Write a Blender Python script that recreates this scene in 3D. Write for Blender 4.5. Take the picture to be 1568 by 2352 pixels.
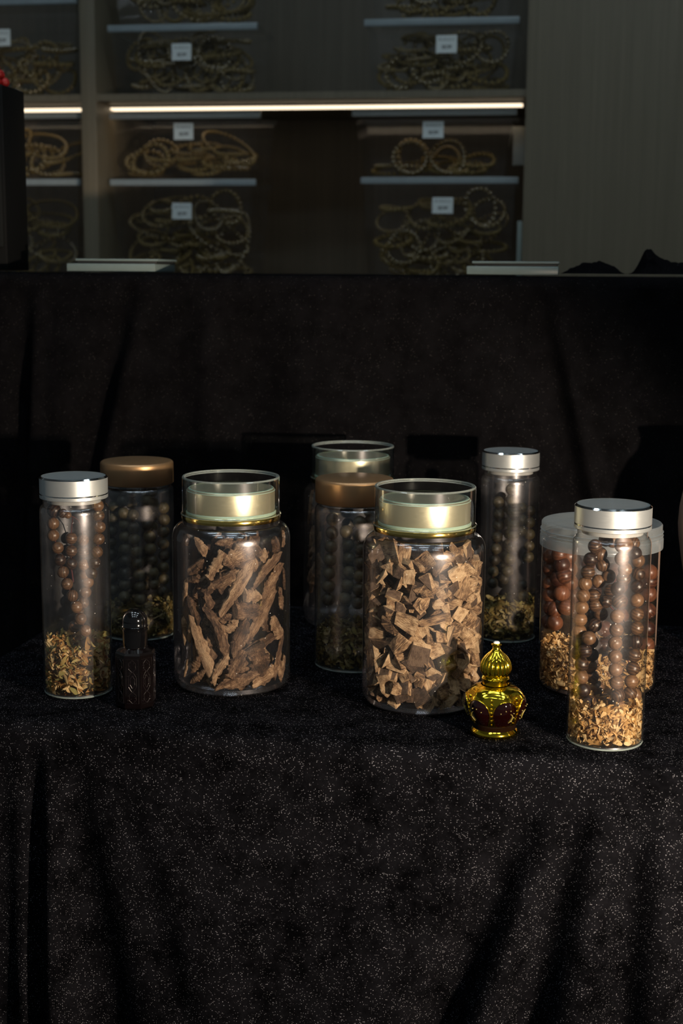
import bpy, bmesh, math, random
from mathutils import Vector, Matrix, noise

for o in list(bpy.data.objects):
    bpy.data.objects.remove(o)
S = bpy.context.scene
COL = S.collection
R = math.radians
PI = math.pi

# ------------------------------------------------------------------ camera
CAM_Z = 0.84
F = 2352 * 50 / 36.0
cd = bpy.data.cameras.new('camera')
cd.sensor_fit = 'VERTICAL'; cd.sensor_height = 36; cd.sensor_width = 24; cd.lens = 50
cd.clip_start = 0.02
cd.dof.use_dof = True; cd.dof.focus_distance = 1.27; cd.dof.aperture_fstop = 8
cam = bpy.data.objects.new('camera', cd); COL.objects.link(cam)
CM = Matrix.Translation((0, 0, CAM_Z)) @ Matrix.Rotation(R(90 - 9.6), 4, 'X') @ Matrix.Rotation(R(0.43), 4, 'Z')
cam.matrix_world = CM
S.camera = cam

# ------------------------------------------------------------------ world, sun, exposure
w = bpy.data.worlds.new('world'); S.world = w; w.use_nodes = True
bg = w.node_tree.nodes['Background']
bg.inputs['Color'].default_value = (0.80, 0.95, 1.0, 1); bg.inputs['Strength'].default_value = 0.066
# the warm key lamp: low, close, to the right of the camera (highlights and shadows of the photo converge there)
kd = bpy.data.lights.new('key_lamp', 'SPOT'); kd.energy = 84; kd.shadow_soft_size = 0.012; kd.color = (1.0, 0.80, 0.60)
kd.spot_size = R(64); kd.spot_blend = 0.45
key = bpy.data.objects.new('key_lamp', kd); COL.objects.link(key)
key.location = (0.55, 0.42, 0.685)
key.rotation_euler = (Vector((0.55, 0.42, 0.685)) - Vector((0.065, 1.2, 0.40))).to_track_quat('Z', 'Y').to_euler()
S.view_settings.view_transform = 'Standard'; S.view_settings.look = 'None'
S.view_settings.gamma = 1; S.view_settings.use_curve_mapping = False
S.view_settings.exposure = 0.0
S.cycles.transparent_max_bounces = 32

# ------------------------------------------------------------------ pixel helpers (1568 x 2352 frame)
def ray(px, py):
    d = Vector(((px - 784) / F, -(py - 1176) / F, -1))
    return (CM.to_3x3() @ d).normalized()
O = Vector((0, 0, CAM_Z))
def at_z(px, py, z):
    d = ray(px, py); return O + d * ((z - CAM_Z) / d.z)
def at_plane(px, py, p0, n):
    d = ray(px, py); return O + d * ((p0 - O).dot(n) / d.dot(n))

# ------------------------------------------------------------------ node helper
class NT:
    def __init__(self, name):
        self.m = bpy.data.materials.new(name); self.m.use_nodes = True
        self.t = self.m.node_tree; self.t.nodes.clear()
        self.out = self.t.nodes.new('ShaderNodeOutputMaterial')
    def n(self, typ, props=None, **inp):
        nd = self.t.nodes.new('ShaderNode' + typ)
        for k, v in (props or {}).items(): setattr(nd, k, v)
        for k, v in inp.items():
            key = k.replace('_', ' ')
            sock = nd.inputs[int(k[1:])] if (k[0] == 'i' and k[1:].isdigit()) else nd.inputs[key]
            if isinstance(v, bpy.types.NodeSocket): self.t.links.new(v, sock)
            else: sock.default_value = v
        return nd
    def ramp(self, fac, stops):
        r = self.n('ValToRGB', Fac=fac)
        e = r.color_ramp.elements
        while len(e) < len(stops): e.new(0.5)
        for i, (p, c) in enumerate(stops):
            e[i].position = p; e[i].color = (*c, 1) if len(c) == 3 else c
        return r.outputs['Color']
    def math(self, op, a, b=0.0, clamp=False):
        nd = self.n('Math', {'operation': op, 'use_clamp': clamp}, i0=a, i1=b); return nd.outputs[0]
    def done(self, sh):
        self.t.links.new(sh, self.out.inputs['Surface']); return self.m

def plain(name, col, rough=0.5, metal=0.0, **kw):
    t = NT(name)
    tc = t.n('TexCoord').outputs['Object']
    nz = t.n('TexNoise', Vector=tc, Scale=kw.pop('nscale', 90.0), Detail=3.0)
    v = t.math('MULTIPLY_ADD', nz.outputs['Fac'], kw.pop('var', 0.16)); 
    nd = v.node; nd.inputs[2].default_value = 0.92
    c = t.n('VectorMath', {'operation': 'SCALE'}, i0=col[:3]); t.t.links.new(v, c.inputs['Scale'])
    p = t.n('BsdfPrincipled', Base_Color=c.outputs[0], Roughness=rough, Metallic=metal)
    for k, v2 in kw.items(): p.inputs[k.replace('_', ' ')].default_value = v2
    return t.done(p.outputs[0])

M = {}
def glass(name, tint, haze=0.15, hrough=0.24, edge=(0.62, 0.70, 0.66), fres=1.5, dust=0.003, specks=True):
    t = NT(name)
    # thin-walled glass: Schlick reflectance, the same from inside and outside the wall
    f5 = t.math('POWER', t.n('LayerWeight', Blend=0.5).outputs['Facing'], 5.0)
    fr = t.math('MULTIPLY_ADD', f5, 0.96); fr.node.inputs[2].default_value = 0.036
    fac = t.math('MULTIPLY', fr, fres, True)
    lw = t.n('LayerWeight', Blend=0.28).outputs['Facing']
    ed = t.n('Mix', {'data_type': 'RGBA'}, Factor=t.math('POWER', lw, 2.2))
    ed.inputs[6].default_value = (*tint, 1); ed.inputs[7].default_value = (*edge, 1)
    tr = t.n('BsdfTransparent', Color=ed.outputs[2])
    gl = t.n('BsdfGlossy', Roughness=0.02, Color=(1, 1, 1, 1))
    m1 = t.n('MixShader', Fac=fac, i1=tr.outputs[0], i2=gl.outputs[0])
    tc = t.n('TexCoord').outputs['Object']
    nz = t.n('TexNoise', Vector=tc, Scale=60.0, Detail=6.0, Roughness=0.7)
    hz = t.n('MapRange', Value=nz.outputs['Fac'], i1=0.3, i2=0.75, i3=haze * 0.45, i4=haze * 1.35)
    gl2 = t.n('BsdfGlossy', Roughness=hrough, Color=(0.93, 0.93, 1.0, 1))
    m2 = t.n('MixShader', Fac=hz.outputs[0], i1=m1.outputs[0], i2=gl2.outputs[0])
    if not specks: return t.done(m2.outputs[0])
    vo = t.n('TexVoronoi', Vector=tc, Scale=230.0)
    rnd = t.n('SeparateColor', Color=vo.outputs['Color']).outputs[0]
    near = t.math('LESS_THAN', vo.outputs['Distance'], 0.10)
    sp = t.math('MULTIPLY', t.math('GREATER_THAN', rnd, 0.86), near)
    du = t.math('ADD', t.math('MULTIPLY', sp, 0.55), dust, True)
    df = t.n('BsdfDiffuse', Color=(0.75, 0.74, 0.70, 1))
    m3 = t.n('MixShader', Fac=du, i1=m2.outputs[0], i2=df.outputs[0])
    return t.done(m3.outputs[0])
M['glass'] = glass('jar_glass', (0.985, 0.99, 0.985))
M['plastic_clear'] = glass('clear_jar_plastic', (0.97, 0.965, 0.97), 0.09, 0.24, (0.55, 0.53, 0.55))
M['cover_clear'] = glass('clear_lid_plastic', (0.95, 0.985, 0.965), 0.05, 0.22, (0.62, 0.70, 0.66), 1.9, 0.03, False)
M['bin_clear'] = glass('clear_bin_plastic', (0.97, 0.97, 0.97), 0.01, 0.3, (0.8, 0.82, 0.82), 0.6, 0.0, False)
M['base_glass'] = glass('thick_glass_edge', (0.86, 0.93, 0.91), 0.12, 0.3, (0.6, 0.75, 0.72), 2.0, 0.05, False)

def frosted(name, col, trans, rough=0.35):
    t = NT(name)
    tc = t.n('TexCoord').outputs['Object']
    nz = t.n('TexNoise', Vector=tc, Scale=35.0, Detail=4.0)
    fac = t.n('MapRange', Value=nz.outputs['Fac'], i1=0.2, i2=0.8, i3=trans - 0.08, i4=trans + 0.08)
    p = t.n('BsdfPrincipled', Base_Color=(*col, 1), Roughness=rough)
    tl = t.n('BsdfTranslucent', Color=(*col, 1))
    a = t.n('MixShader', Fac=0.3, i1=p.outputs[0], i2=tl.outputs[0])
    tr = t.n('BsdfTransparent', Color=(0.9, 0.92, 0.93, 1))
    m = t.n('MixShader', Fac=fac.outputs[0], i1=a.outputs[0], i2=tr.outputs[0])
    return t.done(m.outputs[0])
M['frosted'] = frosted('frosted_lid_plastic', (0.40, 0.45, 0.48), 0.58)
M['cover_edge'] = frosted('cover_edge_plastic', (0.42, 0.47, 0.45), 0.6, 0.2)
M['base_glint'] = frosted('foot_glint', (0.50, 0.60, 0.58), 0.62, 0.15)  # pale ring drawn in for the bright line of light at jar feet
M['bin_rim_lit'] = frosted('lit_rim_plastic', (0.52, 0.60, 0.64), 0.25, 0.2)  # reflected light on the front rims, put into a pale bluish colour

def brushed(name, col, rough, metal=1.0):
    t = NT(name)
    tc = t.n('TexCoord').outputs['Object']
    mp = t.n('Mapping', Vector=tc, Scale=(40, 40, 900))
    nz = t.n('TexNoise', Vector=mp.outputs[0], Scale=4.0, Detail=3.0)
    ro = t.n('MapRange', Value=nz.outputs['Fac'], i1=0.3, i2=0.7, i3=rough - 0.04, i4=rough + 0.05)
    p = t.n('BsdfPrincipled', Base_Color=(*col, 1), Metallic=metal, Roughness=ro.outputs[0])
    return t.done(p.outputs[0])
M['silver'] = brushed('brushed_silver', (0.60, 0.645, 0.665), 0.41, 0.80)
M['chrome'] = brushed('polished_chrome', (0.86, 0.88, 0.9), 0.10)
M['champagne'] = brushed('champagne_metal', (0.74, 0.67, 0.50), 0.36, 0.85)
M['bronze'] = brushed('bronze_paint_metal', (0.52, 0.31, 0.165), 0.40, 0.8)
M['gold'] = brushed('polished_gold', (1.0, 0.72, 0.05), 0.10)
M['gold_ring'] = brushed('gold_band', (0.90, 0.66, 0.20), 0.14)
M['black_gloss'] = plain('black_gloss_cap', (0.0025, 0.0025, 0.003), 0.10, 0.0, Coat_Weight=0.6, Coat_Roughness=0.04)
M['gold_paint'] = plain('matte_gold_paint', (0.20, 0.16, 0.035), 0.5)
M['crystal'] = plain('clear_crystal', (0.85, 0.88, 0.9), 0.03, 0.0, Coat_Weight=1.0)
M['cord'] = plain('dark_red_cord', (0.07, 0.012, 0.014), 0.8)
M['label'] = None

def wood_bead(name, dark, light, rough=0.38, scale=95.0):
    t = NT(name)
    tc = t.n('TexCoord').outputs['Object']
    rnd = t.n('ObjectInfo').outputs['Random']
    off = t.n('VectorMath', {'operation': 'ADD'}, i0=tc)
    cx = t.n('CombineXYZ', X=t.math('MULTIPLY', rnd, 7.0), Y=t.math('MULTIPLY', rnd, 3.0), Z=0.0)
    t.t.links.new(cx.outputs[0], off.inputs[1])
    wv = t.n('TexWave', {'wave_type': 'BANDS', 'bands_direction': 'X'}, Vector=off.outputs[0], Scale=scale * 1.3, Distortion=4.0, Detail=3.0)
    wv.inputs['Detail Scale'].default_value = 1.4
    nz = t.n('TexNoise', Vector=off.outputs[0], Scale=scale * 4, Detail=5.0)
    a = t.math('MULTIPLY', wv.outputs['Fac'], 0.30)
    b = t.math('MULTIPLY', nz.outputs['Fac'], 0.30)
    c = t.math('ADD', t.math('ADD', a, b), t.math('MULTIPLY_ADD', t.math('FRACT', t.math('MULTIPLY', rnd, 13.7)), 0.95))
    c.node.inputs[1].links[0].from_node.inputs[2].default_value = -0.34
    mid = tuple((x + y) / 2 for x, y in zip(dark, light))
    colr = t.ramp(c, [(0.05, dark), (0.45, mid), (0.95, light)])
    bp = t.n('Bump', Strength=0.18, Distance=0.0004, Height=wv.outputs['Fac'])
    p = t.n('BsdfPrincipled', Base_Color=colr, Roughness=rough, Normal=bp.outputs[0])
    return t.done(p.outputs[0])
M['bead'] = wood_bead('agarwood_bead', (0.017, 0.0085, 0.006), (0.175, 0.093, 0.046))
M['bead_red'] = wood_bead('reddish_wood_bead', (0.03, 0.009, 0.005), (0.15, 0.055, 0.025))
M['bead_shaded'] = wood_bead('dark_wood_bead_shaded', (0.022, 0.017, 0.010), (0.095, 0.075, 0.036), 0.5)  # dark wood, its colour deepened further for shade in the back jars
M['bead_far'] = plain('bracelet_wood', (0.20, 0.145, 0.055), 0.22, Coat_Weight=0.5)

def chip_mat(name, stops, sx=6, bump=0.6):
    t = NT(name)
    tc = t.n('TexCoord').outputs['Object']
    rnd = t.n('ObjectInfo').outputs['Random']
    cx = t.n('CombineXYZ', X=t.math('MULTIPLY', rnd, 5.0), Y=t.math('MULTIPLY', rnd, 9.0), Z=rnd)
    off = t.n('VectorMath', {'operation': 'ADD'}, i0=tc, i1=cx.outputs[0])
    mp = t.n('Mapping', Vector=off.outputs[0], Scale=(0.14, 1, 1))
    gr = t.n('TexNoise', Vector=mp.outputs[0], Scale=float(sx) * 4, Detail=6.0, Roughness=0.65)
    pa = t.n('TexNoise', Vector=off.outputs[0], Scale=float(sx) * 0.42, Detail=3.0)
    geo = t.n('NewGeometry')
    gm = t.n('MapRange', Value=gr.outputs['Fac'], i1=0.34, i2=0.66, i3=-0.10, i4=0.52)
    pm = t.n('MapRange', Value=pa.outputs['Fac'], i1=0.36, i2=0.64, i3=0.0, i4=0.42)
    a, b = gm.outputs[0], pm.outputs[0]
    c = t.math('MULTIPLY_ADD', rnd, 0.55); c.node.inputs[2].default_value = -0.20
    s = t.math('ADD', t.math('ADD', a, b), c)
    colr = t.ramp(s, stops)
    bp = t.n('Bump', Strength=bump, Distance=0.03, Height=gr.outputs['Fac'])
    p = t.n('BsdfPrincipled', Base_Color=colr, Roughness=0.62, Normal=bp.outputs[0])
    p.inputs['Specular IOR Level'].default_value = 0.3
    return t.done(p.outputs[0])
M['shard'] = chip_mat('agarwood_shard', [(0.08, (0.04, 0.025, 0.018)), (0.34, (0.13, 0.073, 0.043)), (0.58, (0.27, 0.165, 0.095)), (0.90, (0.54, 0.37, 0.22))])
M['bark'] = chip_mat('agarwood_bark', [(0.10, (0.04, 0.027, 0.02)), (0.5, (0.12, 0.078, 0.052)), (0.9, (0.22, 0.15, 0.10))], 9)
M['chip'] = chip_mat('agarwood_chunk', [(0.08, (0.06, 0.038, 0.026)), (0.32, (0.24, 0.145, 0.08)), (0.53, (0.48, 0.31, 0.165)), (0.88, (0.78, 0.57, 0.34))])

def petal_mat(name, stops):
    t = NT(name)
    geo = t.n('NewGeometry')
    tc = t.n('TexCoord').outputs['Object']
    nz = t.n('TexNoise', Vector=tc, Scale=420.0, Detail=3.0)
    s = t.math('ADD', geo.outputs['Random Per Island'], t.math('MULTIPLY_ADD', nz.outputs['Fac'], 0.4))
    s.node.inputs[1].links[0].from_node.inputs[2].default_value = -0.2
    c = t.ramp(s, stops)
    d = t.n('BsdfDiffuse', Color=c); tl = t.n('BsdfTranslucent', Color=c)
    m = t.n('MixShader', Fac=0.25, i1=d.outputs[0], i2=tl.outputs[0])
    return t.done(m.outputs[0])
M['petal_tan'] = petal_mat('dried_petals_tan', [(0.0, (0.16, 0.08, 0.03)), (0.35, (0.46, 0.27, 0.10)), (0.7, (0.66, 0.44, 0.20)), (1.0, (0.72, 0.56, 0.32))])
M['petal_olive_shaded'] = petal_mat('dried_petals_olive_shaded', [(0.0, (0.06, 0.036, 0.012)), (0.4, (0.20, 0.14, 0.042)), (0.7, (0.26, 0.22, 0.08)), (1.0, (0.40, 0.32, 0.17))])  # olive petals, colour darkened to give the back jars their shade
M['petal_mix'] = petal_mat('dried_petals_mixed', [(0.0, (0.20, 0.07, 0.02)), (0.3, (0.42, 0.23, 0.08)), (0.55, (0.28, 0.27, 0.10)), (0.75, (0.60, 0.42, 0.20)), (1.0, (0.70, 0.52, 0.28))])

def veneer(name, c0, c1, rough=0.45):
    t = NT(name)
    tc = t.n('TexCoord').outputs['Object']
    mp = t.n('Mapping', Vector=tc, Scale=(1, 1, 0.02))
    nz = t.n('TexNoise', Vector=mp.outputs[0], Scale=130.0, Detail=6.0, Roughness=0.65)
    c = t.ramp(nz.outputs['Fac'], [(0.3, c0), (0.7, c1)])
    p = t.n('BsdfPrincipled', Base_Color=c, Roughness=rough)
    return t.done(p.outputs[0])
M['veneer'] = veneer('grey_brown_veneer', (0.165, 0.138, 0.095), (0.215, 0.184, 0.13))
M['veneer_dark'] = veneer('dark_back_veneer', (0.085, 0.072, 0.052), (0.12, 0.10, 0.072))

def velvet(name, base, speck, amount, scale=620.0, low=0.25):
    t = NT(name)
    tc = t.n('TexCoord').outputs['Object']
    vo = t.n('TexVoronoi', Vector=tc, Scale=scale)
    sep = t.n('SeparateColor', Color=vo.outputs['Color'])
    on = t.math('GREATER_THAN', sep.outputs[0], 1 - amount)
    near = t.math('LESS_THAN', vo.outputs['Distance'], 0.34)
    pat = t.n('TexNoise', Vector=tc, Scale=34.0, Detail=4.0, Roughness=0.7)
    pm = t.n('MapRange', Value=pat.outputs['Fac'], i1=0.34, i2=0.62, i3=low, i4=1.0)
    mask = t.math('MULTIPLY', t.math('MULTIPLY', on, near), t.math('MULTIPLY', pm.outputs[0], sep.outputs[1]))
    cm = t.n('Mix', {'data_type': 'RGBA'}, Factor=mask)
    bs = t.n('VectorMath', {'operation': 'SCALE'}, i0=base); t.t.links.new(pm.outputs[0], bs.inputs['Scale'])
    t.t.links.new(bs.outputs[0], cm.inputs[6]); cm.inputs[7].default_value = (*speck, 1)
    fib = t.n('TexNoise', Vector=tc, Scale=1400.0, Detail=2.0)
    bp = t.n('Bump', Strength=0.5, Distance=0.0006, Height=fib.outputs['Fac'])
    p = t.n('BsdfPrincipled', Base_Color=cm.outputs[2], Roughness=0.85, Normal=bp.outputs[0])
    p.inputs['Specular IOR Level'].default_value = 0.0
    return t.done(p.outputs[0])
M['velvet'] = velvet('black_velvet', (0.0054, 0.0055, 0.0070), (0.28, 0.28, 0.32), 0.22, 1000.0)
M['velvet_back'] = velvet('black_velvet_backdrop', (0.0056, 0.0054, 0.0062), (0.04, 0.037, 0.037), 0.12, 700.0, 0.6)

# ------------------------------------------------------------------ mesh helpers
def mesh_from(name, verts, faces, mat, smooth=True, angle=35):
    me = bpy.data.meshes.new(name)
    me.from_pydata([tuple(v) for v in verts], [], faces)
    me.validate(); me.update()
    bm = bmesh.new(); bm.from_mesh(me); bmesh.ops.recalc_face_normals(bm, faces=bm.faces); bm.to_mesh(me); bm.free()
    if mat: me.materials.append(mat)
    if smooth:
        me.shade_smooth(); me.set_sharp_from_angle(angle=R(angle))
    return me
def link(name, me, parent=None, loc=None, rot=None, kind=None):
    o = bpy.data.objects.new(name, me); COL.objects.link(o)
    if parent: o.parent = parent
    if loc is not None: o.location = loc
    if rot is not None: o.rotation_euler = rot
    if kind: o['kind'] = kind
    return o
def tag(o, label, cat, group=None):
    o['label'] = label; o['category'] = cat
    if group: o['group'] = group
    return o
def thing(name, label, cat, loc=(0, 0, 0), rz=0.0, group=None):
    o = bpy.data.objects.new(name, None); COL.objects.link(o)
    o.empty_display_size = 0.02; o.location = loc; o.rotation_euler = (0, 0, rz)
    return tag(o, label, cat, group)
def struct(name, me, loc=None, rot=None):
    return link(name, me, None, loc, rot, 'structure')
def lathe_data(prof, seg=72, mod=None):
    vs, fs, rings = [], [], []
    for (r, z) in prof:
        if r < 1e-6:
            rings.append([len(vs)]); vs.append((0, 0, z))
        else:
            ring = []
            for i in range(seg):
                a = 2 * PI * i / seg
                k = mod(a, z) if mod else 1.0
                ring.append(len(vs)); vs.append((r * k * math.cos(a), r * k * math.sin(a), z))
            rings.append(ring)
    for A, B in zip(rings, rings[1:]):
        if len(A) == 1 and len(B) == 1: continue
        for i in range(seg):
            j = (i + 1) % seg
            if len(A) == 1: fs.append((A[0], B[i], B[j]))
            elif len(B) == 1: fs.append((A[i], A[j], B[0]))
            else: fs.append((A[i], A[j], B[j], B[i]))
    return vs, fs
def lathe(name, prof, mat, seg=72, mod=None, angle=35):
    v, f = lathe_data(prof, seg, mod); return mesh_from(name, v, f, mat, True, angle)
def box_data(x0, x1, y0, y1, z0, z1):
    v = [(x, y, z) for z in (z0, z1) for y in (y0, y1) for x in (x0, x1)]
    f = [(0, 2, 3, 1), (4, 5, 7, 6), (0, 1, 5, 4), (2, 6, 7, 3), (0, 4, 6, 2), (1, 3, 7, 5)]
    return v, f
def box(name, x0, x1, y0, y1, z0, z1, mat, bev=0.0):
    v, f = box_data(x0, x1, y0, y1, z0, z1)
    me = bpy.data.meshes.new(name); bm = bmesh.new()
    bv = [bm.verts.new(p) for p in v]
    for q in f: bm.faces.new([bv[i] for i in q])
    if bev: bmesh.ops.bevel(bm, geom=bm.edges[:], offset=bev, segments=2, affect='EDGES', profile=0.5)
    bmesh.ops.recalc_face_normals(bm, faces=bm.faces); bm.to_mesh(me); bm.free()
    me.materials.append(mat); me.shade_smooth(); me.set_sharp_from_angle(angle=R(30))
    return me
def joined(*parts):
    V, Fc = [], []
    for v, f in parts:
        o = len(V); V += list(v); Fc += [tuple(i + o for i in q) for q in f]
    return V, Fc
def tube_data(pts, rad, seg=8, closed=False):
    pts = [Vector(p) for p in pts]; n = len(pts); vs, fs = [], []
    for i, p in enumerate(pts):
        a = pts[(i - 1) % n] if (closed or i > 0) else p
        b = pts[(i + 1) % n] if (closed or i < n - 1) else p
        t = (b - a).normalized() if (b - a).length > 1e-9 else Vector((0, 0, 1))
        u = t.orthogonal().normalized() if abs(t.z) > 0.98 else t.cross(Vector((0, 0, 1))).normalized()
        v = t.cross(u)
        r = rad(i / max(1, n - 1)) if callable(rad) else rad
        for k in range(seg):
            c = 2 * PI * k / seg
            vs.append(p + (u * math.cos(c) + v * math.sin(c)) * r)
    m = n if closed else n - 1
    for i in range(m):
        for k in range(seg):
            a0 = i * seg + k; a1 = i * seg + (k + 1) % seg
            b0 = ((i + 1) % n) * seg + k; b1 = ((i + 1) % n) * seg + (k + 1) % seg
            fs.append((a0, a1, b1, b0))
    if not closed:
        fs.append(tuple(range(seg))); fs.append(tuple(range((n - 1) * seg, n * seg)))
    return vs, fs
def tube(name, pts, rad, mat, seg=8, closed=False):
    v, f = tube_data(pts, rad, seg, closed); return mesh_from(name, v, f, mat, True, 60)
def sphere_data(c, r, nu=10, nv=6):
    prof = [(r * math.sin(PI * i / nv), -r * math.cos(PI * i / nv)) for i in range(nv + 1)]
    prof[0] = (0, -r); prof[-1] = (0, r)
    v, f = lathe_data(prof, nu)
    return [(p[0] + c[0], p[1] + c[1], p[2] + c[2]) for p in v], f
def frame(x, y, z, loc):
    m = Matrix((x, y, z)).transposed().to_4x4(); m.translation = loc; return m

# ------------------------------------------------------------------ the room shell
TZ = 0.45                                    # top of the draped display table
fl = struct('floor', box('floor', -4, 4, -2.2, 4.2, -0.05, 0, plain('dark_floor', (0.10, 0.095, 0.09), 0.4)))
ce = struct('ceiling', box('ceiling', -4, 4, -2.2, 4.6, 3.1, 3.15, plain('ceiling_paint', (0.5, 0.5, 0.5), 0.8)))
A_S = R(-9)                                  # the shelf wall: its right end stands nearer
SU = Vector((math.cos(A_S), math.sin(A_S), 0)); SV = Vector((-SU.y, SU.x, 0))
SP = Vector((0, 3.0, 0))                     # front face of the shelves
def shelf_uz(px, py, v=0.0):
    p = at_plane(px, py, SP + SV * v, SV); return (p - SP).dot(SU), p.z
wb = struct('wall_back', box('wall_back', -3.2, 3.2, 0.46, 0.52, 0, 3.1, plain('dark_wall_paint', (0.16, 0.15, 0.13), 0.7)), SP, (0, 0, A_S))

# ceiling lights, seen only as cool rectangles mirrored in glass shoulders and the bottle cap
def emis(name, col, st):
    t = NT(name); e = t.n('Emission', Color=(*col, 1), Strength=st); return t.done(e.outputs[0])
M['lamp'] = emis('cool_diffuser', (0.78, 0.93, 1.0), 7.0)
M['lamp_frame'] = plain('lamp_frame_white', (0.6, 0.6, 0.6), 0.5)
lf_v = joined(box_data(-.32, .32, -.18, -.16, -.03, 0), box_data(-.32, .32, .16, .18, -.03, 0),
              box_data(-.32, -.30, -.16, .16, -.03, 0), box_data(.30, .32, -.16, .16, -.03, 0))
lf_me = mesh_from('lamp_frame', lf_v[0], lf_v[1], M['lamp_frame'], False)
ld_me = box('diffuser', -.30, .30, -.16, .16, -.02, -.005, M['lamp'])
rows = ['first', 'second', 'third']; colsn = ['left', 'middle', 'right']
for j, y in enumerate((-0.8, 0.3, 1.4)):
    for i, x in enumerate((-1.0, 0.0, 1.0)):
        t = thing('ceiling_light', 'cool white ceiling light panel, %s column, %s row from the window side' % (colsn[i], rows[j]), 'light', (x, y, 3.1), 0, 'ceiling light panels')
        link('lamp_frame', lf_me, t); link('diffuser', ld_me, t)

# ------------------------------------------------------------------ shelves behind
shelf = thing('wall_shelf', 'grey-brown wood shelving with a glowing light strip under the board', 'shelf', SP, A_S)
uL, zt = shelf_uz(181, 20); uR, _ = shelf_uz(216, 20)
zb_t = shelf_uz(700, 210)[1]; zb_b = shelf_uz(700, 226)[1]
u_end = shelf_uz(1206, 300)[0]
u_far = shelf_uz(-700, 300)[0]
DEPTH = 0.42
link('post', box('post', uL, uR, 0, DEPTH, 0, 2.6, M['veneer'], .001), shelf)
link('shelf_board', box('shelf_board', uR, u_end, 0.004, DEPTH, zb_b, zb_t, M['veneer']), shelf)
link('shelf_board', box('shelf_board', u_far, uL, 0.004, DEPTH, zb_b, zb_t, M['veneer']), shelf)
Z_LOW = 0.80
link('shelf_board', box('shelf_board', uR, u_end, 0.004, DEPTH, Z_LOW - .025, Z_LOW, M['veneer']), shelf)
link('shelf_board', box('shelf_board', u_far, uL, 0.004, DEPTH, Z_LOW - .025, Z_LOW, M['veneer']), shelf)
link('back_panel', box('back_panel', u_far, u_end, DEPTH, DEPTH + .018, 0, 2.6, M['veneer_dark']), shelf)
M['led'] = emis('warm_led', (1.0, 0.80, 0.56), 1.9)
M['alu'] = plain('aluminium_channel', (0.3, 0.29, 0.28), 0.4, 0.8)
LV = 0.105
for (xa, xb) in ((252, 1203), (-500, 187)):
    ua = shelf_uz(xa, 240, LV)[0]; ub = shelf_uz(xb, 240, LV)[0]
    ub = min(ub, u_end - .004)
    if xb == 187: ub = uL - .002
    ch = link('light_channel', box('light_channel', ua - .012, ub, LV - .012, LV + .03, zb_b - .004, zb_b, M['alu']), shelf)
    link('light_strip', box('light_strip', ua, ub - .003, LV - .009, LV + .018, zb_b - .008, zb_b - .004, M['led']), ch)
cab = tag(link('cabinet_panel', box('cabinet_panel', u_end, u_end + 1.2, -0.012, DEPTH, 0, 2.6, M['veneer'], .001), None, SP, (0, 0, A_S)),
          'tall grey-brown wood-grain panel filling the upper right corner', 'panel')

# bins
def label_mat():
    t = NT('printed_label')
    tc = t.n('TexCoord').outputs['Generated']
    s = t.n('SeparateXYZ', Vector=tc)
    x, z = s.outputs[0], s.outputs[2]
    def band(v, a, b): return t.math('MULTIPLY', t.math('GREATER_THAN', v, a), t.math('LESS_THAN', v, b))
    nz = t.n('TexNoise', Vector=tc, Scale=14.0, Detail=1.0)
    ink = t.math('GREATER_THAN', nz.outputs['Fac'], 0.44)
    l1 = t.math('MULTIPLY', band(z, 0.70, 0.84), band(x, 0.1, 0.9))
    l2 = t.math('MULTIPLY', band(z, 0.24, 0.44), band(x, 0.28, 0.76))
    m = t.math('ADD', t.math('MULTIPLY', l1, 0.45), t.math('MULTIPLY', l2, 0.8))
    m = t.math('MULTIPLY', m, ink, True)
    c = t.n('Mix', {'data_type': 'RGBA'}, Factor=m)
    c.inputs[6].default_value = (0.78, 0.84, 0.84, 1); c.inputs[7].default_value = (0.08, 0.09, 0.1, 1)
    p = t.n('BsdfPrincipled', Base_Color=c.outputs[2], Roughness=0.5)
    return t.done(p.outputs[0])
M['label'] = label_mat()
RB = random.Random(5)
def ring_mesh(name, rad, br, n, sx=1.0):
    parts = []
    for i in range(n):
        a = 2 * PI * i / n
        k = 1 + 0.03 * math.sin(3 * a + n)
        parts.append(sphere_data((rad * sx * k * math.cos(a), rad / sx * k * math.sin(a), 0.002 * math.sin(2 * a)), br, 7, 5))
    v, f = joined(*parts); return mesh_from(name, v, f, M['bead_far'])
RINGS = [ring_mesh('bracelet', .035, .0050, 22), ring_mesh('bracelet', .036, .0056, 20, 1.15), ring_mesh('bracelet', .032, .0040, 25, 0.9),
         ring_mesh('bracelet', .047, .0042, 36, 1.5)]
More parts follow.
